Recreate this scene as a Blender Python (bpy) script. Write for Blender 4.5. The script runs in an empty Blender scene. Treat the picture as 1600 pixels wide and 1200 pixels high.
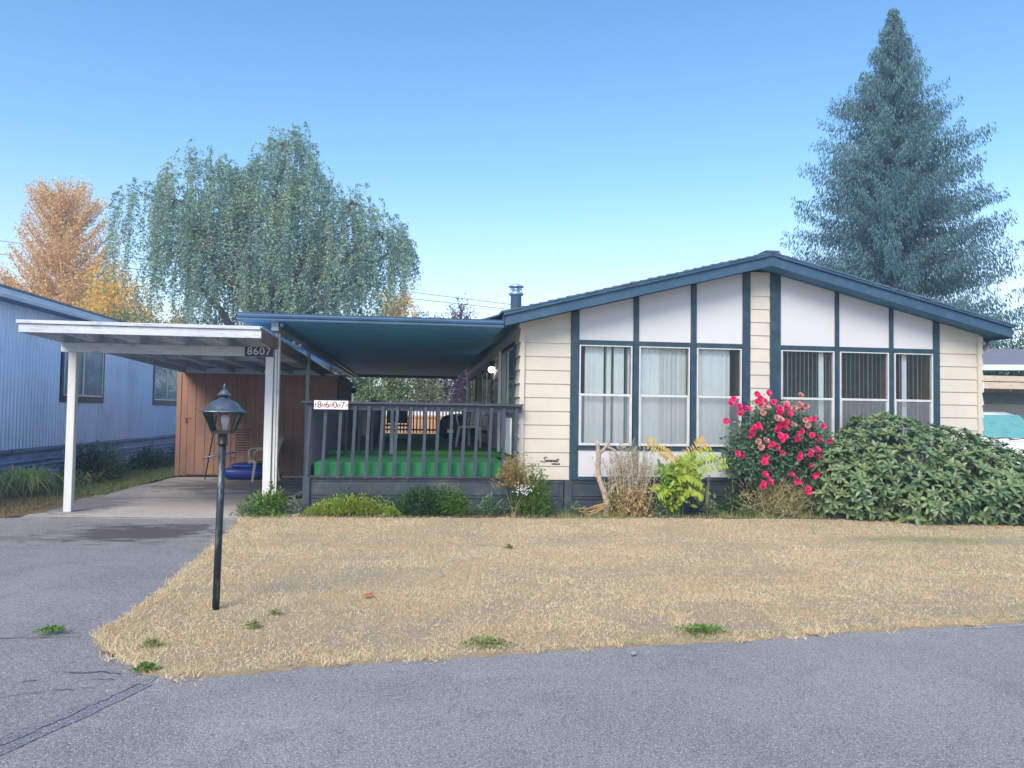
import bpy, bmesh, math, random
import numpy as np
from mathutils import Vector, Matrix

# ------------------------------------------------------------ camera, world, sun, exposure
scn = bpy.context.scene
YAW = math.radians(6.84); PITCH = math.atan(45/1200); ROLL = 0.0155; EYE = 1.5
fw = Vector((math.sin(YAW)*math.cos(PITCH), math.cos(YAW)*math.cos(PITCH), math.sin(PITCH)))
rt = Vector((math.cos(YAW), -math.sin(YAW), 0)); up = rt.cross(fw)
r2 = rt*math.cos(ROLL)+up*math.sin(ROLL); u2 = up*math.cos(ROLL)-rt*math.sin(ROLL)
cd = bpy.data.cameras.new("camera"); cam = bpy.data.objects.new("camera", cd)
cam.matrix_world = Matrix(((r2.x, u2.x, -fw.x, 0), (r2.y, u2.y, -fw.y, 0), (r2.z, u2.z, -fw.z, EYE), (0, 0, 0, 1)))
cd.lens = 27; cd.sensor_width = 36; cd.clip_start = .05; cd.clip_end = 2000
scn.collection.objects.link(cam); scn.camera = cam

SUN_DIR = Vector((.55, 1, -1.0)).normalized()
SUN_EL = math.asin(-SUN_DIR.z); SUN_AZ = math.atan2(-SUN_DIR.x, -SUN_DIR.y) % (2*math.pi)
w = bpy.data.worlds.new("World"); scn.world = w; w.use_nodes = True
nt = w.node_tree; nt.nodes.clear()
sky = nt.nodes.new("ShaderNodeTexSky"); sky.sky_type = 'NISHITA'; sky.sun_disc = False
sky.sun_elevation = SUN_EL; sky.sun_rotation = SUN_AZ
sky.air_density = 1.0; sky.dust_density = 0.6; sky.ozone_density = 2.2
bg = nt.nodes.new("ShaderNodeBackground"); bg.inputs[1].default_value = 0.15
wo = nt.nodes.new("ShaderNodeOutputWorld")
tcw = nt.nodes.new("ShaderNodeTexCoord"); sz = nt.nodes.new("ShaderNodeSeparateXYZ"); nt.links.new(tcw.outputs['Generated'], sz.inputs[0])
rw = nt.nodes.new("ShaderNodeValToRGB"); nt.links.new(sz.outputs[2], rw.inputs[0])
for i, (p_, c_) in enumerate(((0, (.68, .58, .57)), (.12, (.66, .60, .60)), (.30, (.41, .53, .57)), (.5, (.31, .475, .55)), (1, (1.0, 1.0, 1.0)))):
    e_ = rw.color_ramp.elements[i] if i < 2 else rw.color_ramp.elements.new(p_)
    e_.position = p_; e_.color = (*c_, 1)
mw = nt.nodes.new("ShaderNodeMix"); mw.data_type = 'RGBA'; mw.blend_type = 'MULTIPLY'; mw.inputs[0].default_value = 1
nt.links.new(sky.outputs[0], mw.inputs[6]); nt.links.new(rw.outputs[0], mw.inputs[7]); nt.links.new(mw.outputs[2], bg.inputs[0]); nt.links.new(bg.outputs[0], wo.inputs[0])
sl = bpy.data.lights.new("sun", 'SUN'); sl.energy = 1.7; sl.angle = math.radians(32); sl.color = (1, .84, .66)
so = bpy.data.objects.new("sun", sl); so.rotation_euler = SUN_DIR.to_track_quat('-Z', 'Y').to_euler()
so.location = (-20, -30, 20); scn.collection.objects.link(so)
scn.view_settings.view_transform = 'Standard'; scn.view_settings.look = 'None'
scn.view_settings.exposure = 1.6; scn.view_settings.gamma = 1
scn.cycles.max_bounces = 6; scn.cycles.transparent_max_bounces = 12
scn.cycles.use_denoising = True

RND = random.Random(7); NR = np.random.default_rng(11)
COL = scn.collection

# ------------------------------------------------------------ materials
def _nodes(name):
    m = bpy.data.materials.new(name); m.use_nodes = True
    t = m.node_tree; b = t.nodes["Principled BSDF"]
    return m, t, b
def N(t, ty, **k):
    n = t.nodes.new(ty)
    for a, v in k.items():
        if a.startswith('i_'):
            n.inputs[a[2:]].default_value = v
        else: setattr(n, a, v)
    return n
def L(t, a, b): t.links.new(a, b)
def coords(t, scale=(1, 1, 1)):
    tc = N(t, "ShaderNodeTexCoord"); mp = N(t, "ShaderNodeMapping"); mp.inputs['Scale'].default_value = scale
    L(t, tc.outputs['Object'], mp.inputs[0]); return mp.outputs[0]
def noise(t, vec, scale, detail=4, rough=.55, dist=0):
    n = N(t, "ShaderNodeTexNoise"); n.inputs['Scale'].default_value = scale; n.inputs['Detail'].default_value = detail
    n.inputs['Roughness'].default_value = rough; n.inputs['Distortion'].default_value = dist
    L(t, vec, n.inputs['Vector']); return n.outputs['Fac']
def ramp(t, fac, stops):
    r = N(t, "ShaderNodeValToRGB"); e = r.color_ramp.elements
    while len(e) < len(stops): e.new(.5)
    for i, (p, c) in enumerate(stops):
        e[i].position = p; e[i].color = (*c, 1) if len(c) == 3 else c
    L(t, fac, r.inputs[0]); return r.outputs[0]
def mixc(t, fac, a, b, mode='MIX'):
    m = N(t, "ShaderNodeMix", data_type='RGBA', blend_type=mode)
    for s, v in ((0, fac), (6, a), (7, b)):
        if hasattr(v, 'is_linked') or isinstance(v, bpy.types.NodeSocket): L(t, v, m.inputs[s])
        elif s == 0: m.inputs[0].default_value = v
        else: m.inputs[s].default_value = (*v, 1)
    return m.outputs[2]
def bump(t, b, h, strength=.3, dist=.01):
    n = N(t, "ShaderNodeBump"); n.inputs['Strength'].default_value = strength; n.inputs['Distance'].default_value = dist
    L(t, h, n.inputs['Height']); L(t, n.outputs[0], b.inputs['Normal'])
def sc(c, k): return tuple(min(1, x*k) for x in c)
def paint(name, col, rough=.55, var=.12, scale=3, stretch=(1, 1, 1), dirt=None, dirt_amt=.3, dirt_scale=6, bmp=.15, bscale=60, metal=0, lo=.5, hi=.68):
    """painted surface: slow tone drift, specks of dirt, fine relief"""
    m, t, b = _nodes(name); v = coords(t, stretch)
    n1 = noise(t, v, scale, 5)
    c = ramp(t, n1, [(.3, sc(col, 1-var)), (.7, sc(col, 1+var))])
    if dirt:
        n2 = noise(t, v, dirt_scale, 8, .65)
        f = ramp(t, n2, [(lo, (0, 0, 0)), (hi, (dirt_amt,)*3)])
        c = mixc(t, f, c, dirt)
    L(t, c, b.inputs['Base Color']); b.inputs['Roughness'].default_value = rough; b.inputs['Metallic'].default_value = metal
    if bmp: bump(t, b, noise(t, v, bscale, 3), bmp, .004)
    return m
def leafmat(name, cols, rough=.5, trans=.3, patch=None, pscale=1.0, spec=.4):
    m, t, b = _nodes(name)
    g = N(t, "ShaderNodeNewGeometry"); k = len(cols)
    c = ramp(t, g.outputs['Random Per Island'], [(i/(k-1) if k > 1 else 0, cc) for i, cc in enumerate(cols)])
    if patch:
        f = ramp(t, noise(t, coords(t), pscale, 4), [(.46, (0, 0, 0)), (.6, (1, 1, 1))])
        c = mixc(t, f, c, mixc(t, .75, c, patch))
    L(t, c, b.inputs['Base Color']); b.inputs['Roughness'].default_value = rough
    b.inputs['Specular IOR Level'].default_value = spec
    if trans:
        tr = N(t, "ShaderNodeBsdfTranslucent"); L(t, c, tr.inputs[0])
        mx = N(t, "ShaderNodeMixShader"); mx.inputs[0].default_value = trans
        L(t, b.outputs[0], mx.inputs[1]); L(t, tr.outputs[0], mx.inputs[2])
        L(t, mx.outputs[0], t.nodes["Material Output"].inputs[0])
    return m
def glassmat(name, tint=(.9, .95, .97), refl=1.45, dark=None, darkamt=0):
    m, t, b = _nodes(name); t.nodes.remove(b)
    tr = N(t, "ShaderNodeBsdfTransparent"); tr.inputs[0].default_value = (*tint, 1)
    gl = N(t, "ShaderNodeBsdfGlossy"); gl.inputs['Roughness'].default_value = .03
    fr = N(t, "ShaderNodeFresnel"); fr.inputs[0].default_value = refl
    mx = N(t, "ShaderNodeMixShader"); L(t, fr.outputs[0], mx.inputs[0])
    L(t, tr.outputs[0], mx.inputs[1]); L(t, gl.outputs[0], mx.inputs[2])
    L(t, mx.outputs[0], t.nodes["Material Output"].inputs[0]); return m
def emit(name, col, s):
    m, t, b = _nodes(name); b.inputs['Base Color'].default_value = (*col, 1)
    b.inputs['Emission Color'].default_value = (*col, 1); b.inputs['Emission Strength'].default_value = s
    return m

M = {}
M['trim'] = paint('navy_trim', (.014, .041, .066), .5, .15, 4, dirt=(.07, .12, .16), dirt_amt=.35, dirt_scale=9)
M['fascia'] = paint('blue_fascia', (.023, .070, .132), .5, .14, 2.5, dirt=(.07, .13, .2), dirt_amt=.4, dirt_scale=7)
M['soffit'] = paint('blue_soffit', (.06, .18, .33), .6, .1, 2)
M['charcoal'] = paint('charcoal_paint', (.034, .047, .070), .5, .2, 5, dirt=(.2, .22, .24), dirt_amt=.5, dirt_scale=14, lo=.6, hi=.72)
M['skirt'] = paint('charcoal_vinyl', (.036, .050, .068), .42, .2, 2.5, dirt=(.15, .15, .13), dirt_amt=.5, dirt_scale=4, bmp=.1)
M['skirt_low'] = M['skirt']
M['cream'] = paint('cream_siding', (.53, .495, .425), .6, .05, 2.2, (1, 1, 1), dirt=(.42, .37, .27), dirt_amt=.22, dirt_scale=3.5, bmp=.3, bscale=90)
M['panel'] = paint('white_panel', (.54, .545, .57), .55, .03, 1.2, dirt=(.55, .56, .58), dirt_amt=.25, dirt_scale=1.6)
M['alum'] = paint('aluminium_frame', (.62, .63, .64), .35, .08, 8, metal=.35, bmp=0)
M['screen'] = None
M['slat'] = paint('blind_vinyl', (.90, .93, .91), .5, .04, 6, bmp=0)
M['roomdark'] = paint('room_wall', (.17, .30, .35), .9, .2, 2, bmp=0)
M['glass'] = glassmat('window_glass')
M['white_wood'] = paint('weathered_white_wood', (.50, .55, .60), .7, .1, 2, (1, 4, 6), dirt=(.26, .27, .28), dirt_amt=.75, dirt_scale=5, bmp=.4, bscale=30, lo=.54, hi=.66)
M['white_post'] = paint('white_post_paint', (.62, .63, .62), .55, .05, 3, (3, 3, 1), dirt=(.25, .22, .18), dirt_amt=.6, dirt_scale=9, bmp=.3, lo=.64, hi=.7)
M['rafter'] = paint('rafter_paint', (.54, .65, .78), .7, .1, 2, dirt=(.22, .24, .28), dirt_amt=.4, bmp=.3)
M['alpost'] = paint('grey_post_paint', (.22, .28, .33), .5, .15, 4, dirt=(.6, .6, .58), dirt_amt=.5, dirt_scale=11, lo=.6, hi=.7)
M['brown'] = paint('brown_plank_paint', (.31, .17, .118), .72, .14, 1.4, (1, 1, .5), dirt=(.16, .085, .06), dirt_amt=.5, dirt_scale=2.5, bmp=.5, bscale=45)
M['brown2'] = paint('brown_rafter_paint', (.20, .13, .105), .75, .14, 3, bmp=.4)
M['awning'] = paint('blue_awning_pan', (.075, .31, .56), .62, .16, 1.1, (.5, .12, 1), dirt=(.06, .14, .22), dirt_amt=.5, dirt_scale=1.6, bmp=0)
M['gutter'] = paint('blue_gutter', (.050, .115, .20), .35, .14, 3, dirt=(.5, .52, .54), dirt_amt=.4, dirt_scale=10, bmp=0, lo=.66, hi=.72)
M['carpet'] = paint('green_turf_carpet', (.018, .17, .06), .95, .2, 5, dirt=(.01, .10, .03), dirt_amt=.5, dirt_scale=20, bmp=.6, bscale=300)
M['carpet2'] = paint('olive_turf_carpet', (.05, .20, .030), .95, .22, 1.2, dirt=(.01, .10, .02), dirt_amt=.6, dirt_scale=1.8, bmp=.6, bscale=300)
M['navyplate'] = paint('navy_plate', (.012, .018, .06), .4, .1, 5, bmp=0)
M['numeral'] = paint('pale_numeral', (.55, .60, .68), .5, .05, 5, bmp=0)
M['whiteplate'] = paint('white_plate', (.8, .8, .82), .35, .03, 5, bmp=0)
M['black'] = paint('black_metal', (.010, .011, .013), .4, .2, 6, bmp=.1)
M['redpaint'] = paint('red_ornament', (.6, .02, .03), .5, .05, 5, bmp=0)
M['lamp_metal'] = paint('worn_lamp_metal', (.055, .075, .105), .38, .3, 7, dirt=(.28, .32, .36), dirt_amt=.6, dirt_scale=12, metal=.3, lo=.56, hi=.7)
M['lamp_post'] = paint('worn_black_post', (.018, .026, .036), .45, .4, 6, (2, 2, .6), dirt=(.16, .20, .22), dirt_amt=.7, dirt_scale=9, metal=.2, lo=.55, hi=.68)
M['bulb'] = paint('frosted_bulb', (.85, .84, .80), .25, .02, 3, bmp=0)
M['lampglass'] = glassmat('lantern_glass', (.86, .88, .92))
M['plastic'] = paint('beige_plastic', (.60, .56, .50), .45, .06, 5, dirt=(.32, .28, .22), dirt_amt=.5, dirt_scale=9, bmp=.05)
M['bluecloth'] = paint('blue_vinyl', (.006, .035, .30), .38, .2, 4, bmp=.3, bscale=25)
M['cover'] = paint('black_cover', (.014, .017, .024), .6, .3, 3, bmp=.4, bscale=12)
M['nb_wall'] = paint('blue_corrugated_metal', (.64, .76, .94), .42, .07, .7, (1, 1, .4), dirt=(.28, .36, .52), dirt_amt=.4, dirt_scale=1.2, metal=.1, bmp=0)
M['nb_skirt'] = paint('weathered_blue_skirt', (.26, .36, .55), .5, .25, 1.6, (1, 1, 5), dirt=(.08, .10, .16), dirt_amt=.7, dirt_scale=3, bmp=.1)
M['nb_trim'] = paint('pale_blue_trim', (.62, .72, .84), .45, .06, 3, bmp=0)
M['nb_soffit'] = paint('blue_soffit_metal', (.10, .22, .38), .5, .1, 3, bmp=0)
M['nb_window'] = paint('dark_navy_window_trim', (.014, .032, .075), .45, .15, 6, bmp=0)
M['curtain'] = paint('grey_curtain', (.66, .70, .74), .8, .12, 5, (1, 3, .3), bmp=0)
M['bark'] = paint('bark', (.15, .115, .085), .9, .3, 5, (1, 1, .3), dirt=(.05, .04, .03), dirt_amt=.6, dirt_scale=8, bmp=1, bscale=18)
M['orangebark'] = paint('pale_orange_bark', (.42, .27, .14), .85, .2, 4, bmp=.6)
M['deadwood'] = paint('grey_dead_wood', (.36, .29, .23), .85, .3, 12, dirt=(.16, .12, .09), dirt_amt=.6, dirt_scale=20, bmp=.8, bscale=60)
M['straw'] = leafmat('straw_stems', [(.42, .34, .19), (.55, .44, .25), (.33, .27, .14), (.40, .38, .16)], .8, .2)
M['chimney'] = paint('galvanised_flue', (.30, .42, .55), .35, .12, 6, metal=.55, bmp=0)
M['copper'] = paint('brown_downspout', (.36, .22, .18), .6, .15, 6, bmp=.1)
M['steelgrey'] = paint('dull_steel', (.18, .23, .27), .35, .2, 8, metal=.6, bmp=.1)
M['rust'] = paint('rusty_board', (.22, .065, .03), .85, .3, 7, dirt=(.09, .04, .03), dirt_amt=.5, bmp=.5)
M['fence'] = paint('orange_cedar_fence', (.62, .33, .15), .75, .15, 2, (6, 1, 1), bmp=.2)
M['offwhite'] = paint('off_white_wall', (.72, .73, .76), .6, .04, 1, bmp=0)
M['car'] = paint('white_car_paint', (.78, .79, .81), .2, .02, 1, bmp=0)
M['rubber'] = paint('tyre_rubber', (.02, .02, .02), .8, .1, 5, bmp=.1)
M['darkglass'] = paint('dark_glass', (.02, .035, .04), .06, .2, 1, bmp=0)
M['shade'] = paint('teal_sunshade', (.16, .40, .40), .4, .25, 3, (1, 5, 8), dirt=(.04, .16, .18), dirt_amt=.8, dirt_scale=3, bmp=.5, bscale=12)
M['roofgrey'] = paint('grey_shingles', (.15, .155, .19), .9, .2, 4, dirt=(.08, .08, .10), dirt_amt=.5, dirt_scale=12, bmp=.8, bscale=30)
M['rawwood'] = paint('raw_beam_wood', (.52, .44, .35), .8, .12, 3, (1, 4, 4), dirt=(.35, .18, .12), dirt_amt=.6, dirt_scale=4, bmp=.3)
M['lampon'] = emit('lit_globe', (1, .95, .88), 3.5)
M['orangeflag'] = paint('dry_leaf', (.45, .10, .02), .7, .2, 4, bmp=0)
M['chalk'] = paint('chalk_mark', (.42, .45, .47), .9, .2, 10, bmp=0)
M['wire'] = paint('wire_black', (.03, .035, .045), .5, .1, 5, bmp=0)
def screen_mat():
    m, t, b = _nodes('insect_screen')
    b.inputs['Base Color'].default_value = (.42, .45, .50, 1); b.inputs['Roughness'].default_value = .8
    tr = N(t, "ShaderNodeBsdfTransparent"); mx = N(t, "ShaderNodeMixShader"); mx.inputs[0].default_value = .22
    L(t, tr.outputs[0], mx.inputs[1]); L(t, b.outputs[0], mx.inputs[2]); L(t, mx.outputs[0], t.nodes["Material Output"].inputs[0])
    return m
M['screen'] = screen_mat()

def shingle_mat():
    m, t, b = _nodes('dark_shingles'); v = coords(t)
    br = N(t, "ShaderNodeTexBrick"); br.inputs['Scale'].default_value = 1
    br.inputs['Brick Width'].default_value = .3; br.inputs['Row Height'].default_value = .14; br.inputs['Mortar Size'].default_value = .006
    br.inputs['Color1'].default_value = (.05, .10, .16, 1); br.inputs['Color2'].default_value = (.035, .07, .12, 1); br.inputs['Mortar'].default_value = (.01, .02, .03, 1)
    sw = N(t, "ShaderNodeSeparateXYZ"); cb = N(t, "ShaderNodeCombineXYZ"); L(t, v, sw.inputs[0])
    L(t, sw.outputs[1], cb.inputs[0]); L(t, sw.outputs[0], cb.inputs[1]); L(t, cb.outputs[0], br.inputs[0])
    c = mixc(t, noise(t, v, 40, 4), br.outputs[0], (.09, .14, .2)); L(t, c, b.inputs['Base Color']); b.inputs['Roughness'].default_value = .9
    bump(t, b, noise(t, v, 90), .6, .01); return m
M['shingle'] = shingle_mat()

def asphalt(name, base, stain=None, crackscale=0):
    m, t, b = _nodes(name); v = coords(t)
    big = ramp(t, noise(t, v, .55, 6, .6, .6), [(.3, sc(base, .76)), (.5, base), (.7, sc(base, 1.2))])
    big = mixc(t, ramp(t, noise(t, v, 1.7, 7, .7, 1.2), [(.52, (0, 0, 0)), (.62, (.55,)*3)]), big, sc(base, .72)); big = mixc(t, ramp(t, noise(t, coords(t, (.5, 1.6, 1)), 1.1, 6, .65), [(.58, (0, 0, 0)), (.7, (.5,)*3)]), big, (base[0]*1.35, base[1]*1.28, base[2]*1.2))
    vo = N(t, "ShaderNodeTexVoronoi"); vo.inputs['Scale'].default_value = 105; L(t, v, vo.inputs['Vector'])
    sp = ramp(t, vo.outputs['Color'], [(.0, (.52,)*3), (.45, (.92,)*3), (.72, (1.1,)*3), (.93, (1.35,)*3), (1, (2.7, 2.75, 2.9))])
    bw = N(t, "ShaderNodeRGBToBW"); L(t, vo.outputs['Color'], bw.inputs[0])
    sp = ramp(t, bw.outputs[0], [(.15, (.5,)*3), (.40, (.86,)*3), (.60, (1,)*3), (.80, (1, 1, 1)), (.9, (1, 1, 1))])
    c = mixc(t, .8, big, sp, 'MULTIPLY')
    wn = ramp(t, noise(t, v, 110, 2, .9), [(.56, (0, 0, 0)), (.66, (.75,)*3)])
    c = mixc(t, wn, c, sc(base, 3.0))
    gn = ramp(t, noise(t, v, 45, 3, .8), [(.35, (.72,)*3), (.65, (1.0,)*3)]); c = mixc(t, .8, c, gn, 'MULTIPLY')
    dk = ramp(t, noise(t, v, 140, 2, .9), [(.30, (.6,)*3), (.42, (0, 0, 0))])
    c = mixc(t, dk, c, sc(base, .35))
    if stain:
        for (cx, cy, rx, ry, amt, colr) in stain:
            mp = N(t, "ShaderNodeMapping"); mp.inputs['Location'].default_value = (-cx/rx, -cy/ry, 0); mp.inputs['Scale'].default_value = (1/rx, 1/ry, 0)
            tc = N(t, "ShaderNodeTexCoord"); L(t, tc.outputs['Object'], mp.inputs[0])
            ln = N(t, "ShaderNodeVectorMath", operation='LENGTH'); L(t, mp.outputs[0], ln.inputs[0])
            n = noise(t, coords(t, (1, 2.2, 1)), 2.6, 7, .62, .8)
            ad = N(t, "ShaderNodeMath", operation='MULTIPLY_ADD'); ad.inputs[1].default_value = 2.6; L(t, n, ad.inputs[0])
            L(t, ln.outputs['Value'], ad.inputs[2])
            f = ramp(t, ad.outputs[0], [(0, (amt,)*3), (.0, (amt,)*3), (1, (0, 0, 0))])
            mr = N(t, "ShaderNodeMapRange"); mr.inputs['From Min'].default_value = 1.75; mr.inputs['From Max'].default_value = 2.15
            mr.inputs['To Min'].default_value = amt; mr.inputs['To Max'].default_value = 0; L(t, ad.outputs[0], mr.inputs[0])
            c = mixc(t, mr.outputs[0], c, colr)
    L(t, c, b.inputs['Base Color']); b.inputs['Roughness'].default_value = .88
    bump(t, b, noise(t, v, 130, 3, .8), .75, .012); return m
M['road'] = asphalt('road_asphalt', (.275, .270, .272))
M['drive'] = asphalt('driveway_asphalt', (.240, .235, .236), [(-3.35, 9.7, 1.25, .95, .92, (.062, .050, .056)), (-4.6, 9.3, .8, .25, .5, (.09, .08, .09))])
M['slab'] = asphalt('old_concrete', (.48, .44, .40), [(-4.9, 12.4, .7, 1.8, .7, (.14, .13, .14)), (-3.6, 15.6, 2.0, 1.5, .7, (.10, .085, .075)), (-3.2, 14.0, 1.4, .3, .5, (.13, .11, .10))])
def groundmat(name, stops, scale=1.2, fine=25):
    m, t, b = _nodes(name); v = coords(t)
    c = ramp(t, noise(t, v, scale, 8, .7, .5), stops)
    c = mixc(t, .5, c, ramp(t, noise(t, v, fine, 6, .8), [(.3, (.45,)*3), (.7, (1, 1, 1))]), 'MULTIPLY')
    L(t, c, b.inputs['Base Color']); b.inputs['Roughness'].default_value = .95; b.inputs['Specular IOR Level'].default_value = .1
    bump(t, b, noise(t, v, fine*2, 6, .8), .9, .03); return m
M['ground'] = groundmat('far_ground', [(.3, (.20, .17, .09)), (.5, (.10, .13, .05)), (.7, (.24, .2, .11))])
M['lawn'] = groundmat('dry_thatch', [(.28, (.46, .39, .30)), (.40, (.53, .44, .32)), (.52, (.60, .48, .30)), (.65, (.64, .52, .33)), (.8, (.50, .43, .34))], 2.2, 75)
M['verge'] = groundmat('verge_thatch', [(.3, (.26, .20, .10)), (.5, (.30, .22, .12)), (.7, (.14, .15, .06))], 1.2, 50)
M['greenturf'] = groundmat('green_turf', [(.3, (.05, .09, .03)), (.7, (.09, .13, .05))], 3, 50)
M['soil'] = groundmat('dark_soil', [(.3, (.11, .075, .05)), (.55, (.18, .13, .09)), (.75, (.26, .21, .15))], 3, 50)
M['gravel'] = groundmat('white_gravel', [(.3, (.42, .42, .43)), (.6, (.62, .62, .62)), (.8, (.5, .48, .45))], 20, 90)
M['crack'] = paint('crack_dark', (.045, .045, .05), .95, .3, 20, bmp=0)
M['seal'] = asphalt('seam_seal', (.20, .205, .23))

# ------------------------------------------------------------ mesh tools
class MB:
    def __init__(s): s.v = []; s.f = []
    def _add(s, vs, fs):
        o = len(s.v); s.v += [tuple(map(float, p)) for p in vs]; s.f += [tuple(o+i for i in f) for f in fs]; return s
    def box(s, x0, x1, y0, y1, z0, z1):
        vs = [(x0, y0, z0), (x1, y0, z0), (x1, y1, z0), (x0, y1, z0), (x0, y0, z1), (x1, y0, z1), (x1, y1, z1), (x0, y1, z1)]
        return s._add(vs, [(0, 3, 2, 1), (4, 5, 6, 7), (0, 1, 5, 4), (1, 2, 6, 5), (2, 3, 7, 6), (3, 0, 4, 7)])
    def hexa(s, p): return s._add(p, [(0, 3, 2, 1), (4, 5, 6, 7), (0, 1, 5, 4), (1, 2, 6, 5), (2, 3, 7, 6), (3, 0, 4, 7)])
    def beam(s, a, b, w, h, upv=(0, 0, 1)):
        a, b = Vector(a), Vector(b); d = (b-a).normalized(); sd = d.cross(Vector(upv))
        if sd.length < 1e-4: sd = d.cross(Vector((0, 1, 0)))
        sd.normalize(); u = sd.cross(d).normalized(); sd *= w/2; u *= h/2
        return s.hexa([a-sd-u, a+sd-u, b+sd-u, b-sd-u, a-sd+u, a+sd+u, b+sd+u, b-sd+u])
    def prism(s, poly, axis, t0, t1):
        """poly: 2D points; axis 'x','y','z' is the extrusion direction"""
        def P(p, t): return {'x': (t, p[0], p[1]), 'y': (p[0], t, p[1]), 'z': (p[0], p[1], t)}[axis]
        n = len(poly); vs = [P(p, t0) for p in poly]+[P(p, t1) for p in poly]
        fs = [tuple(range(n)), tuple(range(2*n-1, n-1, -1))]+[(i, i+n, (i+1) % n+n, (i+1) % n) for i in range(n)]
        return s._add(vs, fs)
    def tube(s, pts, r, n=8, cap=True):
        pts = [Vector(p) for p in pts]; k = len(pts); rs = r if isinstance(r, (list, tuple)) else [r]*k
        vs = []; prev = None
        for i, p in enumerate(pts):
            d = (pts[min(i+1, k-1)]-pts[max(i-1, 0)]).normalized()
            a = prev if prev is not None else (Vector((0, 0, 1)) if abs(d.z) < .9 else Vector((1, 0, 0)))
            x = a.cross(d)
            if x.length < 1e-5: x = Vector((1, 0, 0)).cross(d)
            x.normalize(); y = d.cross(x).normalized(); prev = y.cross(x)*-1 if False else a
            for j in range(n):
                t = 2*math.pi*j/n; vs.append(p+x*rs[i]*math.cos(t)+y*rs[i]*math.sin(t))
        fs = [(i*n+j, i*n+(j+1) % n, (i+1)*n+(j+1) % n, (i+1)*n+j) for i in range(k-1) for j in range(n)]
        if cap: fs += [tuple(range(n-1, -1, -1)), tuple((k-1)*n+j for j in range(n))]
        return s._add(vs, fs)
    def lathe(s, prof, c, n=20, square=False):
        vs = []
        for r, z in prof:
            for j in range(n):
                t = 2*math.pi*(j+.5)/n
                x, y = math.cos(t), math.sin(t)
                vs.append((c[0]+r*x, c[1]+r*y, c[2]+z))
        k = len(prof)
        fs = [(i*n+j, i*n+(j+1) % n, (i+1)*n+(j+1) % n, (i+1)*n+j) for i in range(k-1) for j in range(n)]
        fs += [tuple(range(n-1, -1, -1)), tuple((k-1)*n+j for j in range(n))]
        return s._add(vs, fs)
    def grid(s, P, nu, nv):
        """P(i,j)->point ; nu x nv vertices"""
        vs = [P(i, j) for i in range(nu) for j in range(nv)]
        return s._add(vs, [(i*nv+j, (i+1)*nv+j, (i+1)*nv+j+1, i*nv+j+1) for i in range(nu-1) for j in range(nv-1)])
    def build(s, name, mat, parent=None, smooth=False, bevel=0, label=None):
        me = bpy.data.meshes.new(name); me.from_pydata(s.v, [], s.f); me.update()
        return link(name, me, mat, parent, smooth, bevel, label)
def link(name, me, mat, parent=None, smooth=False, bevel=0, label=None):
    o = bpy.data.objects.new(name, me); COL.objects.link(o)
    if mat: me.materials.append(M[mat] if isinstance(mat, str) else mat)
    if smooth:
        for p in me.polygons: p.use_smooth = True
    if bevel:
        bm = bmesh.new(); bm.from_mesh(me)
        bmesh.ops.bevel(bm, geom=[e for e in bm.edges if len(e.link_faces) == 2 and e.calc_face_angle(0) > .6], offset=bevel, segments=1, affect='EDGES', clamp_overlap=True)
        bm.to_mesh(me); bm.free()
    if parent:   # parts are modelled in world coordinates; only Empty roots carry a location
        o.parent = parent
        if parent.type == 'EMPTY': o.matrix_parent_inverse = Matrix.Translation(-Vector(parent.location))
    if label: o['label'] = label
    return o
def npmesh(name, V, F):
    me = bpy.data.meshes.new(name); V = np.ascontiguousarray(V, dtype=np.float32).reshape(-1, 3); F = np.ascontiguousarray(F, dtype=np.int32)
    nf, k = F.shape
    me.vertices.add(len(V)); me.vertices.foreach_set('co', V.ravel())
    me.loops.add(nf*k); me.loops.foreach_set('vertex_index', F.ravel())
    me.polygons.add(nf); me.polygons.foreach_set('loop_start', np.arange(0, nf*k, k, dtype=np.int32))
    me.update(calc_edges=True); me.validate(); return me
def frames(d, nrm):
    """rotation matrices with local y along d, local z near nrm"""
    d = d/np.linalg.norm(d, axis=1, keepdims=True); x = np.cross(d, nrm)
    l = np.linalg.norm(x, axis=1, keepdims=True); x = np.where(l < 1e-4, np.array([[1., 0, 0]]), x/np.maximum(l, 1e-6)); z = np.cross(x, d)
    return np.stack([x, d, z], axis=2)
def inst(TV, TF, P, R, S):
    TV = np.asarray(TV, float); TF = np.asarray(TF); n = len(P); S = np.asarray(S, float)
    if S.ndim == 1: S = np.repeat(S[:, None], 3, 1)
    V = np.einsum('nij,nkj->nki', R, TV[None]*S[:, None, :])+np.asarray(P)[:, None, :]
    F = TF[None]+(np.arange(n)*len(TV))[:, None, None]
    return V.reshape(-1, 3), F.reshape(-1, TF.shape[1])
def leafobj(name, parts, mat, parent=None, smooth=False):
    Vs = []; Fs = []; o = 0
    for V, F in parts: Vs.append(V); Fs.append(F+o); o += len(V)
    return link(name, npmesh(name, np.concatenate(Vs), np.concatenate(Fs)), mat, parent, smooth)
DIAMOND = ([(0, 0, 0), (.32, .45, .06), (0, 1, 0), (-.32, .45, .06)], [(0, 1, 2, 3)])
BLADE = ([(-.5, 0, 0), (.5, 0, 0), (.1, 1, .0), (-.1, 1, 0)], [(0, 1, 2, 3)])
LEAF = ([(0, 0, 0), (.17, .35, .07), (.15, .72, .05), (0, 1, -.10), (-.15, .72, .05), (-.17, .35, .07), (0, .36, 0), (0, .72, -.02)],
        [(0, 1, 6, 5), (6, 1, 2, 7), (5, 6, 7, 4), (7, 2, 3, 4)])
def rv(n):
    v = NR.normal(size=(n, 3)); return v/np.linalg.norm(v, axis=1, keepdims=True)
def U(a, b, n): return NR.uniform(a, b, n)

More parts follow.
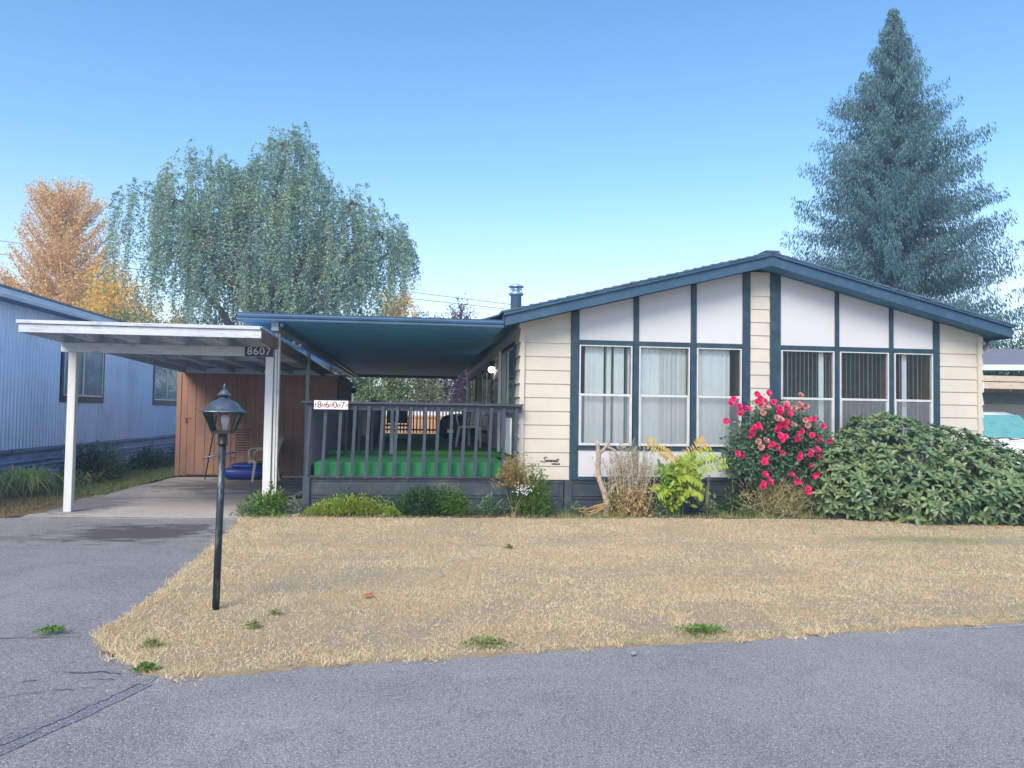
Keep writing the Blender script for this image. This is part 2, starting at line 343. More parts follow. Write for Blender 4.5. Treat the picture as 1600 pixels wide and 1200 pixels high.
def empty(name, loc, label, cat, group=None):
    o = bpy.data.objects.new(name, None); COL.objects.link(o); o.location = loc
    o.empty_display_size = .2; tag(o, label, cat, group); return o
def tag(o, label=None, cat=None, group=None, kind=None):
    if label: o['label'] = label
    if cat: o['category'] = cat
    if group: o['group'] = group
    if kind: o['kind'] = kind
    return o
def copytree(o, loc=None, rz=None, parent=None):
    c = o.copy(); COL.objects.link(c)
    if parent: c.parent = parent
    for ch in o.children: copytree(ch, parent=c)
    if loc is not None: c.location = loc
    if rz is not None: c.rotation_euler = (0, 0, rz)
    return c
def text_mesh(body, size, depth, font_shear=0, spacing=1, bold=0):
    cu = bpy.data.curves.new('t', 'FONT'); cu.body = body; cu.size = size; cu.extrude = depth; cu.shear = font_shear
    cu.space_character = spacing; cu.align_x = 'CENTER'; cu.align_y = 'CENTER'; cu.offset = bold
    o = bpy.data.objects.new('t', cu); COL.objects.link(o)
    bpy.context.view_layer.update()
    me = bpy.data.meshes.new_from_object(o); bpy.data.objects.remove(o); return me
def put_text(name, body, loc, size, mat, parent, depth=.002, shear=0, spacing=1, bold=0, rotz=0):
    me = text_mesh(body, size, depth, shear, spacing, bold)
    me.transform(Matrix.Translation(loc) @ Matrix.Rotation(rotz, 4, 'Z') @ Matrix.Rotation(math.pi/2, 4, 'X'))
    me.materials.clear(); return link(name, me, mat, parent)

# ============================================================ ground, road, lawn
def poly_sheet(name, pts, z, mat, kind='structure', th=0):
    bm = bmesh.new(); vs = [bm.verts.new((x, y, z)) for x, y in pts]; f = bm.faces.new(vs)
    if f.normal.z < 0: f.normal_flip()
    lo = [bm.verts.new((v.co.x, v.co.y, -.03)) for v in vs]; n_ = len(vs)
    for i in range(n_): bm.faces.new((vs[i], lo[i], lo[(i+1) % n_], vs[(i+1) % n_]))
    bmesh.ops.triangulate(bm, faces=[f]); bmesh.ops.recalc_face_normals(bm, faces=bm.faces); me = bpy.data.meshes.new(name); bm.to_mesh(me); bm.free()
    o = link(name, me, mat); tag(o, kind=kind); return o
def ragged(pts, step=.07, amp=.03, skip=()):
    out = []
    for i in range(len(pts)):
        a = Vector(pts[i]); b = Vector(pts[(i+1) % len(pts)]); d = b-a; n = max(1, int(d.length/step)) if i not in skip else 1
        nn = Vector((-d.y, d.x)).normalized()
        for k in range(n):
            out.append(a+d*k/n+nn*(RND.uniform(-amp, amp)+amp*.7*math.sin((a+d*k/n).length*9) if n > 1 and k else 0))
    return [(p.x, p.y) for p in out]
poly_sheet('ground', [(-300, -120), (300, -120), (300, 420), (-300, 420)], -.02, 'ground')
ROADEDGE = [(-1.45, 4.46), (-1.05, 4.52), (-.62, 4.65), (.6, 4.8), (2.37, 5.0), (4.5, 5.29), (9, 5.95), (22, 7.9)]
poly_sheet('road', [(-60, -30), (60, -30), (60, 12.5), (22, 7.9)] + [(x, y+.14) for x, y in ROADEDGE[::-1][1:]] + [(-2.55, 2.4), (-60, 2.4)], .001, 'road')
poly_sheet('driveway', [(-30, 2.2), (-2.62, 2.2), (-1.42, 4.44), (-1.4, 4.7), (-1.5, 5.1), (-1.8, 6), (-1.95, 8), (-2.1, 11.0), (-5.1, 11.0), (-5.6, 10.95), (-30, 10.95)], .005, 'drive')
poly_sheet('carport_slab', [(-5.25, 11.0), (-2.22, 10.78), (-1.75, 12.2), (-1.72, 20.5), (-5.2, 20.5), (-5.32, 15), (-5.42, 13.2)], .010, 'slab')
mb = MB(); 
for (x0, y0, x1, y1) in ((-5.25, 11.02, -2.25, 10.8), (-5.4, 13.35, -1.9, 13.25)):
    pts = [(x0+(x1-x0)*k/40, y0+(y1-y0)*k/40+RND.uniform(-.012, .012)) for k in range(41)]
    for k in range(40):
        (a, b), (c, d) = pts[k], pts[k+1]; wv = .010+.006*RND.random()
        mb._add([(a, b-wv, .0135), (c, d-wv, .0135), (c, d+wv, .0135), (a, b+wv, .0135)], [(0, 1, 2, 3)])
o = mb.build('slab_joint', 'crack'); tag(o, kind='structure')
LAWN = [(-2.42, 10.9), (-2.29, 10.2), (-2.15, 7.8), (-2.07, 6.5), (-2.06, 5.7), (-2.12, 5.38), (-1.95, 5.12), (-1.77, 4.87), (-1.5, 4.56)]+ROADEDGE[1:]+[(22, 11.2), (1.5, 11.3), (-1.6, 11.35), (-2.2, 11.7)]
lawn_poly = ragged(LAWN, .08, .022, skip=(14, 15, 16, 17, 18, 19))
poly_sheet('lawn', lawn_poly, .014, 'lawn')
poly_sheet('flower_bed', ragged([(-1.75, 11.0), (-.4, 10.92), (1.2, 10.9), (2.6, 10.85), (5, 10.75), (6.4, 10.6), (7.2, 10.15), (9.3, 9.9), (9.6, 12), (1.6, 12.2), (-1.7, 12)], .12, .05), .019, 'soil')
poly_sheet('side_verge', ragged([(-5.5, 10.97), (-5.15, 11.5), (-5.38, 13.2), (-5.3, 15), (-5.2, 17.3), (-5.15, 26), (-7.4, 26), (-7.4, 11), (-14, 10.85), (-5.6, 10.85)], .12, .03), .012, 'verge')
poly_sheet('green_verge', ragged([(-5.5, 13.8), (-5.3, 15.5), (-5.25, 17.3), (-5.2, 25), (-7.3, 25), (-7.3, 13.9)], .15, .08), .017, 'greenturf')
poly_sheet('gravel_patch', ragged([(-2.28, 11.2), (-1.66, 11.15), (-1.62, 12.3), (-2.2, 12.35)], .08, .03), .022, 'gravel')
# cracks in the asphalt
mb = MB()
def crack(path, wd, zz, step=.03, amp=.012):
    pts = []
    for i in range(len(path)-1):
        a, b = Vector(path[i]), Vector(path[i+1]); n = max(1, int((b-a).length/step)); nn = Vector((-(b-a).y, (b-a).x)).normalized()
        for k in range(n): pts.append(a+(b-a)*k/n+nn*RND.uniform(-amp, amp))
    for k in range(len(pts)-1):
        a, b = pts[k], pts[k+1]; nn = Vector((-(b-a).y, (b-a).x)).normalized()*wd*RND.uniform(.3, 1)
        mb._add([(a.x-nn.x, a.y-nn.y, zz), (b.x-nn.x, b.y-nn.y, zz), (b.x+nn.x, b.y+nn.y, zz), (a.x+nn.x, a.y+nn.y, zz)], [(0, 1, 2, 3)])
crack([(-1.47, 4.42), (-1.62, 4.05), (-1.75, 3.75), (-1.9, 3.5), (-2.4, 2.6)], .005, .0080)
crack([(-2.15, 5.33), (-2.6, 5.32), (-3.0, 5.42), (-3.6, 5.4)], .005, .0095, amp=.01)
crack([(-2.9, 4.0), (-2.3, 4.2), (-2.0, 4.3), (-1.6, 4.4)], .003, .0095)
for q in (((-1.95, 4.62), (-1.72, 4.62), (-1.6, 4.55)), ((-1.75, 4.50), (-1.6, 4.48)), ((-2.1, 4.5), (-2.0, 4.52))): crack(list(q), .006, .0095)
o = mb.build('asphalt_crack', 'crack'); tag(o, kind='structure')
poly_sheet('sealed_seam', ragged([(-1.50, 4.35), (-1.40, 4.40), (-1.60, 3.9), (-1.72, 3.62), (-2.35, 2.45), (-2.6, 2.45), (-2.0, 3.5), (-1.8, 3.85)], .1, .008), .0062, 'seal')
mb = MB()
for q in (((3.85, 5.14), (4.15, 5.16), (4.45, 5.19)), ((4.05, 5.17), (4.15, 5.12)), ((4.3, 5.22), (4.5, 5.20), (4.5, 5.17))): crack(list(q), .007, .0065, amp=.002)
o = mb.build('chalk_mark', 'chalk'); tag(o, kind='structure')

# ============================================================ the house
def zb(x): return 2.77+.253*(x-1.22) if x < 5.29 else 3.80-.2475*(x-5.29)      # underside line of the gable fascia
house = empty('mobile_home', (5.3, 11.5, 0), 'cream and white gabled mobile home with dark blue trim behind the dry lawn', 'house')
F0 = 11.5
def lap(mb, u0, u1, face, z0=.50, step=.207, top=None, axis='x', sgn=-1, th=.016):
    k = 0
    while True:
        za = z0+k*step; zc = za+step; k += 1
        t0 = top(u0)if top else 99; t1 = top(u1) if top else 99
        if za > max(t0, t1) or k > 22: break
        a0, a1 = min(zc, max(t0, za+.001)), min(zc, max(t1, za+.001)); bo, ti, bk = face+sgn*th, face+sgn*.002, face-sgn*.06
        T = lambda u: t0+(t1-t0)*(u-u0)/(u1-u0)
        poly = [(u0, za), (u1, za), (u1, zc), (u0, zc)]; out = []
        for i in range(4):                       # clip the course against the roof line
            (pu, pz), (qu, qz) = poly[i], poly[(i+1) % 4]; fp, fq = T(pu)-pz, T(qu)-qz
            if fp >= 0: out.append((pu, pz))
            if fp*fq < 0: r_ = fp/(fp-fq); out.append((pu+(qu-pu)*r_, pz+(qz-pz)*r_))
        if len(out) < 3: continue
        def P(u, d, z): return (u, d, z) if axis == 'x' else (d, u, z)
        dep = lambda z: bo+(ti-bo)*(z-za)/step
        n = len(out); bo, ti, bk = face+sgn*th, face+sgn*.002, face-sgn*.06
        mb._add([P(u, dep(z), z) for u, z in out]+[P(u, bk, z) for u, z in out], [tuple(range(n)), tuple(range(2*n-1, n-1, -1))]+[(i, i+n, (i+1) % n+n, (i+1) % n) for i in range(n)])
mb = MB(); tp = lambda x: zb(x)+.02

for a, b in ((1.5, 2.275), (5.125, 5.46), (8.33, 9.05)):
    mb = MB(); lap(mb, a, b, F0, top=tp); mb.build('siding', 'cream', house)
mb = MB(); lap(mb, 11.45, 24.7, 1.5, top=lambda y: 2.86, axis='y', th=.026); mb.build('side_siding', 'cream', house)
mb = MB(); lap(mb, 11.45, 24.7, 9.05, top=lambda y: 2.86, axis='y', sgn=1, th=.036); mb.box(1.56, 9.0, 24.6, 24.7, .4, 2.8); mb.build('rear_wall', 'cream', house)
# trim
for k, (a, b) in enumerate(((2.27, 2.40), (3.25, 3.335), (4.165, 4.255), (5.005, 5.13), (5.455, 5.63), (6.54, 6.61), (7.465, 7.535), (8.225, 8.335))):
    z0 = .50 if k in (0, 7, 3, 4) else .5
    MB().hexa([(a, F0-.03, z0), (b, F0-.03, z0), (b, F0+.05, z0), (a, F0+.05, z0), (a, F0-.03, zb(a)+.01), (b, F0-.03, zb(b)+.01), (b, F0+.05, zb(b)+.01), (a, F0+.05, zb(a)+.01)]).build('trim_post', 'trim', house, bevel=.004)
BAYS = [(2.40, 3.25), (3.335, 4.165), (4.255, 5.005), (5.63, 6.54), (6.61, 7.465), (7.535, 8.225)]
for a, b in BAYS:
    MB().box(a, b, F0-.024, F0+.05, 2.555, 2.63).build('trim_rail', 'trim', house)
    MB().box(a, b, F0-.024, F0+.05, .955, 1.02).build('trim_rail', 'trim', house)
    MB().box(a, b, F0-.024, F0+.05, .50, .55).build('trim_rail', 'trim', house)
    pts = [(a, 2.63), (b, 2.63), (b, zb(b)+.02)]+([(5.29, zb(5.29)+.02)] if a < 5.29 < b else [])+[(a, zb(a)+.02)]
    MB().prism(pts, 'y', F0-.006, F0+.04).build('gable_panel', 'panel', house)
    MB().box(a, b, F0-.006, F0+.04, .55, .955).build('lower_panel', 'panel', house)
# interior and windows
mb = MB(); mb.box(1.6, 9.0, 13.4, 13.5, .5, 3.0); mb.box(1.6, 9.0, 11.56, 13.4, .62, .66); mb.box(5.26, 5.32, 11.6, 13.4, .66, 3.0); mb.box(1.6, 9, 11.56, 13.4, 2.66, 2.7)
mb.build('room', 'roomdark', house)
def slats(pattern, x0, z0, z1, y):
    mb = MB(); x = x0
    for ang, gap in pattern:
        w2 = .039; c, s = math.cos(ang)*w2, math.sin(ang)*w2
        p = lambda u, t: (x+c*u-.0006*s, y+s*u+t)
        n = (-math.sin(ang)*.0006, math.cos(ang)*.0006)
        q = RND.uniform(-.004, .004)
        vs = []
        for zz, dx in ((z0, q), (z1, 0)):
            for u, b in ((-1, 0), (0, .006), (1, 0)): vs.append((x+c*u+dx-math.sin(ang)*b, y+s*u+math.cos(ang)*b, zz))
        mb._add(vs, [(0, 1, 4, 3), (1, 2, 5, 4)])
        x += gap
    return mb
def rp(n, lo, hi, gap): return [(RND.uniform(lo, hi), gap) for _ in range(n)]
PAT = [
    (.10, rp(4, -.3, -.05, .072)+[(1.45, .05)]+rp(1, -.7, -.6, .07)+[(1.45, .05)]+rp(2, -.3, -.1, .078)+[(1.4, .055)]+rp(1, -.7, -.5, .08)+[(1.4, .05), (-.3, .08)]),
    (.05, rp(4, -.4, -.2, .073)+[(-.9, .06), (-.8, .07)]+rp(6, -.85, -.6, .074)),
    (.05, rp(6, -.45, -.1, .075)+[(.3, .1)]),
    (.05, rp(9, 1.0, 1.2, .070)+[(-.2, .08)]+rp(2, 1.0, 1.2, .07)),
    (.06, rp(10, 1.0, 1.2, .0735)),
    (.05, rp(2, 1.0, 1.2, .075)+[(-.1, .085)]+rp(4, 1.0, 1.2, .075)),
]
for (a, b), (off, pat) in zip(BAYS, PAT):
    a += .004; b -= .02; zt = 2.552; zz = 1.022; fw_ = .021; mb = MB()
    mb.box(a, a+fw_, F0-.046, F0+.03, zz, zt); mb.box(b-fw_, b, F0-.046, F0+.03, zz, zt)
    mb.box(a+fw_, b-fw_, F0-.046, F0+.03, zt-fw_*.8, zt); mb.box(a+fw_, b-fw_, F0-.046, F0+.03, zz, zz+fw_)
    wn = mb.build('window', 'alum', house, bevel=.003)
    mb = MB(); mb.box(a+fw_, b-fw_, F0-.04, F0+.02, 1.775, 1.812)
    mb.box(a+fw_, a+fw_+.018, F0-.036, F0+.01, zz+fw_, 1.775); mb.box(b-fw_-.018, b-fw_, F0-.036, F0+.01, zz+fw_, 1.775); mb.box(a+fw_+.018, b-fw_-.018, F0-.036, F0+.01, zz+fw_, zz+fw_+.018)
    mb.build('sash', 'alum', wn, bevel=.002)
    MB()._add([(a+.02, F0-.002, zz+.02), (b-.02, F0-.002, zz+.02), (b-.02, F0-.002, zt-.02), (a+.02, F0-.002, zt-.02)], [(0, 1, 2, 3)]).build('pane', 'glass', wn)
    MB()._add([(a+.03, F0-.03, zz+.03), (b-.03, F0-.03, zz+.03), (b-.03, F0-.03, 1.78), (a+.03, F0-.03, 1.78)], [(0, 1, 2, 3)]).build('insect_screen', 'screen', wn)
    slats(pat, a+.05+off, 1.04, 2.545, F0+.09).build('blind', 'slat', wn)
    # jamb lining
    MB().box(a-.01, a+.004, F0+.05, F0+.2, zz, zt).build('jamb', 'brown2', wn); MB().box(b-.004, b+.01, F0+.05, F0+.2, zz, zt).build('jamb', 'brown2', wn)
# skirting with horizontal ribs
def ribs(mb, x0, x1, y, z0, z1, axis='x', sgn=-1):
    prof = [(0, z0), (.0, z0+.03), (.014, z0+.035), (.014, z0+.05), (0, z0+.058)]
    for zc in (z0+.155, z0+.165+.01): pass
    for zc in ((z0+z1)/2-.045, (z0+z1)/2, z1-.055):
        prof += [(0, zc), (.016, zc+.004), (.016, zc+.016), (0, zc+.022)]
    prof += [(0, z1)]
    for i in range(len(prof)-1):
        (d0, a0), (d1, a1) = prof[i], prof[i+1]
        if axis == 'x': vs = [(x0, y+sgn*d0, a0), (x1, y+sgn*d0, a0), (x1, y+sgn*d1, a1), (x0, y+sgn*d1, a1)]
        else: vs = [(y+sgn*d0, x0, a0), (y+sgn*d0, x1, a0), (y+sgn*d1, x1, a1), (y+sgn*d1, x0, a1)]
        mb._add(vs, [(0, 1, 2, 3)])
mb = MB()
for a, b in ((1.52, 2.16), (2.32, 3.3), (3.34, 4.2), (4.24, 5.07), (5.1, 6.3), (6.35, 7.6), (7.65, 9.03)):
    ribs(mb, a, b, F0+.01, 0, .50); mb.box(a-.02, a, F0-.012, F0+.05, 0, .50); mb.box(b, b+.02, F0-.012, F0+.05, 0, .5)
mb.box(1.5, 9.05, F0+.06, F0+.08, 0, .5); mb.box(9.03, 9.06, F0, 24.7, 0, .5); mb.box(1.5, 1.53, F0+.05, 24.7, 0, .5)
mb.box(2.2, 2.3, F0-.02, F0+.04, 0, .498)
mb.build('skirting', 'skirt', house)
mb = MB(); 
for x0, x1 in ((2.17, 2.175), (2.265, 2.27)): mb.box(x0-.06, x1-.06, F0-.022, F0, .2, .46)
mb.box(2.12, 2.205, F0-.022, F0, .455, .465); mb.box(2.12, 2.205, F0-.022, F0, .195, .205); mb.build('access_hatch', 'skirt', house)
# roof
mb = MB(); mb.prism([(1.2, 2.80), (5.29, 3.825), (9.3, 2.84), (9.3, 2.97), (5.29, 3.97), (1.2, 2.94)], 'y', 11.13, 25.1); mb.build('roof', 'soffit', house)
roof = house.children[-1]
mb = MB()
for sx0, sz0, sx1, sz1 in ((1.16, 2.955, 5.29, 3.995), (9.36, 2.985, 5.29, 3.995)):
    n = 30
    for i in range(n):
        t0, t1 = i/n, (i+1.12)/n; q = .03+RND.uniform(-.003, .005)
        xa, za, xb, zc = sx0+(sx1-sx0)*t0, sz0+(sz1-sz0)*t0, sx0+(sx1-sx0)*min(1, t1), sz0+(sz1-sz0)*min(1, t1)
        yf = 11.045+RND.uniform(-.006, .006); yb = 25.15
        P = [(xa, yf, za), (xb, yf, zc), (xb, yb, zc), (xa, yb, za), (xa, yf, za+q), (xb, yf, zc+.012), (xb, yb, zc+.012), (xa, yb, za+q)]
        if sx0 > sx1: P = [P[1], P[0], P[3], P[2], P[5], P[4], P[7], P[6]]
        mb.hexa(P)
mb.build('shingles', 'shingle', roof)
MB().beam((5.29, 11.04, 4.018), (5.29, 25.15, 4.018), .22, .022).build('ridge_cap', 'shingle', roof)
mb = MB()
def band(x0, x1, l0, l1, y0, y1, zf=zb):
    mb.prism([(x0, zf(x0)+l0), (x1, zf(x1)+l0), (x1, zf(x1)+l1), (x0, zf(x0)+l1)], 'y', y0, y1)
band(1.22, 5.19, 0, .20, 11.09, 11.13); band(5.39, 9.28, 0, .20, 11.09, 11.13)
mb.prism([(5.19, zb(5.19)), (5.29, zb(5.29)), (5.39, zb(5.39)), (5.39, zb(5.39)+.2), (5.29, zb(5.29)+.2), (5.19, zb(5.19)+.2)], 'y', 11.082, 11.13)
mb.build('fascia', 'fascia', house, bevel=.003)
mb = MB(); band(1.19, 5.285, .155, .205, 11.055, 11.087); band(5.295, 9.32, .155, .205, 11.055, 11.087); mb.build('drip_board', 'fascia', house)
MB().box(9.28, 9.32, 11.12, 25.1, 2.80, 2.97).build('eave_board', 'fascia', house); MB().box(1.19, 1.215, 11.12, 25.1, 2.78, 2.94).build('eave_board', 'fascia', house)
mb = MB(); mb.hexa([(.86, 11.3, 2.85), (1.2, 11.3, 2.95), (1.2, 24.9, 2.95), (.86, 24.9, 2.85), (.86, 11.3, 2.87), (1.2, 11.3, 2.98), (1.2, 24.9, 2.98), (.86, 24.9, 2.87)]); mb.build('roof_flashing', 'fascia', house)
mb = MB(); mb.prism([(9.33, 2.93), (9.41, 2.93), (9.39, 2.865), (9.34, 2.865)], 'y', 11.1, 25.1); mb.build('gutter', 'alum', house)
mb = MB(); mb.tube([(9.36, 11.7, 2.86), (9.3, 11.62, 2.74), (9.12, 11.56, 2.60), (9.105, 11.56, 2.45), (9.105, 11.56, .1)], .033, 8); mb.build('downspout', 'copper', house, True)
# flue on the roof
fl = MB().lathe([(.10, -.8), (.10, .33), (.125, .335), (.135, .35), (.135, .37), (.115, .385), (.07, .39), (.07, .42), (.1, .455)], (1.73, 14.0, 3.33), 24).build('chimney', 'chimney', house, True)
mb = MB()
for k in range(6):
    t = k*math.pi/3; mb.tube([(1.73+.1*math.cos(t), 14+.1*math.sin(t), 3.70), (1.73+.1*math.cos(t), 14+.1*math.sin(t), 3.84)], .006, 5)
mb.lathe([(.145, .51), (.14, .525), (.08, .55), (.03, .565), (.005, .568)], (1.73, 14, 3.31), 24); mb.build('chimney_cap', 'chimney', fl)
# lettering on the siding: a script word and a dark tag below it
mb = MB()
def stroke(pts, r=.0045, ox=1.84, oz=.772, s=1.0):
    P = []
    for i in range(len(pts)-1):
        for k in range(4):
            t = k/4; p0 = pts[max(i-1, 0)]; p1 = pts[i]; p2 = pts[i+1]; p3 = pts[min(i+2, len(pts)-1)]
            f = lambda j: .5*((2*p1[j])+(-p0[j]+p2[j])*t+(2*p0[j]-5*p1[j]+4*p2[j]-p3[j])*t*t+(-p0[j]+3*p1[j]-3*p2[j]+p3[j])*t**3)
            P.append((ox+f(0)*s, F0-.02, oz+f(1)*s))
    P.append((ox+pts[-1][0]*s, F0-.02, oz+pts[-1][1]*s)); mb.tube(P, r, 5)
stroke([(.085, .055), (.075, .07), (.05, .065), (.04, .045), (.06, .03), (.065, .01), (.04, -.004), (.0, .004), (-.02, .012)])                              # S
stroke([(.085, .025), (.072, .015), (.08, 0), (.095, .008), (.093, .022), (.083, .026), (.1, .02)])                                                     # o
stroke([(.105, .02), (.108, .0), (.112, .02), (.122, .024), (.124, .0), (.13, .02), (.14, .024), (.142, .002), (.15, .006)])                              # m
stroke([(.15, .006), (.163, .018), (.158, .026), (.15, .014), (.158, .0), (.17, .005)])                                                                 # e
stroke([(.17, .005), (.178, .026), (.186, .022), (.186, .004), (.193, .003)])                                                                           # r
stroke([(.193, .003), (.206, .026), (.21, .006), (.2, .0), (.214, .004)])                                                                               # s
stroke([(.214, .004), (.228, .018), (.223, .026), (.215, .014), (.223, .0), (.236, .005)])                                                              # e
stroke([(.252, .05), (.243, .01), (.25, .0), (.262, .006)]); stroke([(.232, .033), (.275, .036)])                                                          # t
mb.build('script_lettering', 'black', house)
mb = MB(); mb.box(2.0, 2.125, F0-.02, F0-.008, .728, .742)
for k in range(10): mb.box(2.0+k*.0125, 2.0+k*.0125+.008, F0-.021, F0-.008, .742, .742+RND.uniform(.003, .009))
mb.build('small_plate', 'black', house)
# side wall openings (door, windows) and lit wall lamp
def sidewin(y0, y1, z0, z1, name='window', cur=True, mull=()):
    x = 1.5; mb = MB()
    mb.box(x-.05, x+.02, y0-.07, y0, z0-.07, z1+.07); mb.box(x-.05, x+.02, y1, y1+.07, z0-.07, z1+.07)
    mb.box(x-.05, x+.02, y0, y1, z1, z1+.07); mb.box(x-.05, x+.02, y0, y1, z0-.07, z0)
    o = mb.build(name, 'trim', house)
    mb = MB(); mb.box(x-.04, x-.02, y0, y0+.035, z0, z1); mb.box(x-.04, x-.02, y1-.035, y1, z0, z1)
    for q in mull: mb.box(x-.042, x-.02, q-.02, q+.02, z0, z1)
    mb.box(x-.041, x-.02, y0, y1, z0, z0+.03); mb.box(x-.041, x-.02, y0, y1, z1-.03, z1); mb.build('frame', 'alum', o)
    MB()._add([(x-.03, y1, z0), (x-.03, y0, z0), (x-.03, y0, z1), (x-.03, y1, z1)], [(0, 1, 2, 3)]).build('pane', 'glass', o)
    MB().box(x-.0255, x-.02, y0, y1, z0, z1).build('backing', 'darkglass', o)
    if cur:
        mb = MB(); k = y0+.05
        while k < y1-.2: mb.box(x-.0262-.001, x-.0257, k, k+.07, z0+.02, z1-.02); k += .16
        mb.build('blind', 'curtain', o)
    return o
sidewin(15.75, 18.1, 1.1, 2.4, mull=(16.9,)); sidewin(20.3, 22.9, 1.1, 2.4, mull=(21.6,))
dr = sidewin(12.0, 13.7, .86, 2.55, name='patio_door', mull=(12.85,))
mb = MB(); mb.box(1.43, 1.45, 12.05, 12.8, .84, 1.42); mb.build('kick_panel', 'nb_trim', dr)
mb = MB(); mb.box(1.41, 1.45, 12.0, 12.85, 1.46, 1.52); mb.build('door_rail', 'trim', dr)
MB().box(1.4, 1.45, 13.75, 13.82, .8, 2.6).build('door_jamb', 'alum', house)
wl = MB().box(1.40, 1.49, 15.32, 15.44, 2.42, 2.54).build('wall_lamp', 'black', house, bevel=.01)
gm = bpy.data.meshes.new('globe'); bm = bmesh.new(); bmesh.ops.create_uvsphere(bm, u_segments=16, v_segments=10, radius=.062); bm.to_mesh(gm); bm.free(); gm.transform(Matrix.Translation((1.42, 15.38, 2.36)))
link('globe', gm, 'lampon', wl, True)

# ============================================================ porch awning
aw = empty('porch_awning', (-2.05, 11.6, 0), 'long blue metal porch roof between the carport and the house', 'awning')
mb = MB(); n = 44
y0, y1, x0, x1 = 11.14, 24.4, -2.5, 1.19
def za(x, y): return 2.735+(.10*(x1-x)/(x1-x0))*0-.0085*(y-y0)
pr = []
for i in range(n):
    ya = y0+(y1-y0)*i/n; d = (y1-y0)/n
    pr += [(ya, 0), (ya+d*.72, 0), (ya+d*.76, .05), (ya+d*.96, .05)]
pr.append((y1, 0))
for i in range(len(pr)-1):
    (a, p), (b, q) = pr[i], pr[i+1]
    mb._add([(x0, a, za(x0, a)+p), (x1, a, za(x1, a)+p), (x1, b, za(x1, b)+q), (x0, b, za(x0, b)+q)], [(0, 1, 2, 3)])
mb.build('roof_pan', 'awning', aw)
mb = MB(); mb.hexa([(x0, y0, za(x0, y0)+.055), (x1, y0, za(x1, y0)+.055), (x1, y1, za(x1, y1)+.055), (x0, y1, za(x0, y1)+.055), (x0, y0, za(x0, y0)+.07), (x1, y0, za(x1, y0)+.07), (x1, y1, za(x1, y1)+.07), (x0, y1, za(x0, y1)+.07)]); mb.build('roof_top', 'gutter', aw)
gp = [(11.14, 2.735), (11.10, 2.735), (11.09, 2.755), (11.105, 2.775), (11.085, 2.79), (11.075, 2.815), (11.09, 2.835), (11.08, 2.85), (11.14, 2.85)]
MB().prism(gp, 'x', -2.555, 1.20).build('front_gutter', 'gutter', aw, bevel=.002)
gl = [(-2.50, 2.73), (-2.55, 2.73), (-2.56, 2.76), (-2.545, 2.79), (-2.56, 2.82), (-2.56, 2.85), (-2.50, 2.85)]
mb = MB(); 
P0 = [(a, 11.14, b) for a, b in gl]; P1 = [(a, 24.4, b-.11) for a, b in gl]; k = len(gl)
mb._add(P0+P1, [tuple(range(k)), tuple(range(2*k-1, k-1, -1))]+[(i, i+k, (i+1) % k+k, (i+1) % k) for i in range(k)]); mb.build('side_gutter', 'gutter', aw)
mb = MB(); mb.beam((-2.06, 11.2, 2.675), (-2.06, 24.4, 2.565), .10, .12); mb.build('header_beam', 'alpost', aw, bevel=.004)
mb = MB(); mb.beam((-1.97, 11.2, 2.70), (-1.97, 24.4, 2.595), .05, .06); mb.build('trim_channel', 'gutter', aw)
MB().beam((x0, 24.36, 2.585), (x1, 24.36, 2.585), .06, .09).build('rear_beam', 'gutter', aw)
mb = MB(); mb.box(-2.115, -2.078, 11.54, 11.60, .0, 2.62); mb.build('post', 'white_post', aw, bevel=.003)
mb = MB(); mb.box(-2.07, -2.043, 11.54, 11.62, .0, 2.62); mb.build('post', 'plastic', aw, bevel=.002)
for k, yy in enumerate((14.6, 18.2, 21.2, 24.2)):
    MB().box(-2.10, -2.03, yy-.035, yy+.035, .012, 2.60-.0085*(yy-11)).build('post', 'alpost' if k in (0, 1) else 'white_post', aw, bevel=.003)
MB().beam((-2.06, 24.2, 2.25), (-1.6, 24.3, 2.5), .03, .03).build('brace', 'gutter', aw)

# ============================================================ deck
dk = empty('porch_deck', (0, 11.4, 0), 'raised porch deck with green turf carpet and dark slatted railing', 'deck')
mb = MB(); mb.box(-1.5, 1.30, 11.43, 13.62, .52, .742); mb.build('front_step', 'carpet', dk, bevel=.012)
mb = MB(); mb.box(-1.56, 1.48, 13.6, 24.5, .70, .80); mb.build('floor', 'carpet2', dk, bevel=.008)
mb = MB(); ribs(mb, -1.56, 1.52, 11.36, .02, .53); ribs(mb, 11.36, 24.5, -1.60, .02, .53, 'y'); mb.box(-1.56, 1.5, 11.38, 11.42, .02, .53)
mb.box(-1.56, -1.54, 11.42, 24.5, .02, .7); mb.build('skirting', 'skirt', dk)
MB().box(-1.64, -1.54, 11.31, 11.40, .0, .545).build('corner_post', 'charcoal', dk, bevel=.004)
MB().box(-1.62, 1.54, 11.31, 11.43, .53, .552).build('skirt_cap', 'charcoal', dk, bevel=.003)
MB().beam((-1.68, 11.34, 1.612), (1.53, 11.34, 1.612), .13, .034).build('top_rail', 'charcoal', dk, bevel=.004)
MB().beam((-1.62, 11.365, 1.548), (1.52, 11.365, 1.548), .035, .09).build('under_rail', 'charcoal', dk, bevel=.003)
MB().beam((-1.62, 11.40, 1.612), (-1.62, 24.5, 1.63), .10, .034).build('top_rail', 'charcoal', dk)
MB().beam((-1.6, 11.40, 1.548), (-1.6, 24.5, 1.57), .035, .09).build('under_rail', 'charcoal', dk)
MB().beam((-1.6, 24.5, 1.62), (1.5, 24.5, 1.62), .1, .034).build('top_rail', 'charcoal', dk)
MB().beam((-1.6, 24.48, .92), (1.5, 24.48, .92), .035, .05).build('bottom_rail', 'charcoal', dk)
MB().beam((-1.6, 13.6, 1.62), (-.48, 13.6, 1.62), .09, .034).build('top_rail', 'charcoal', dk)
lean = .034
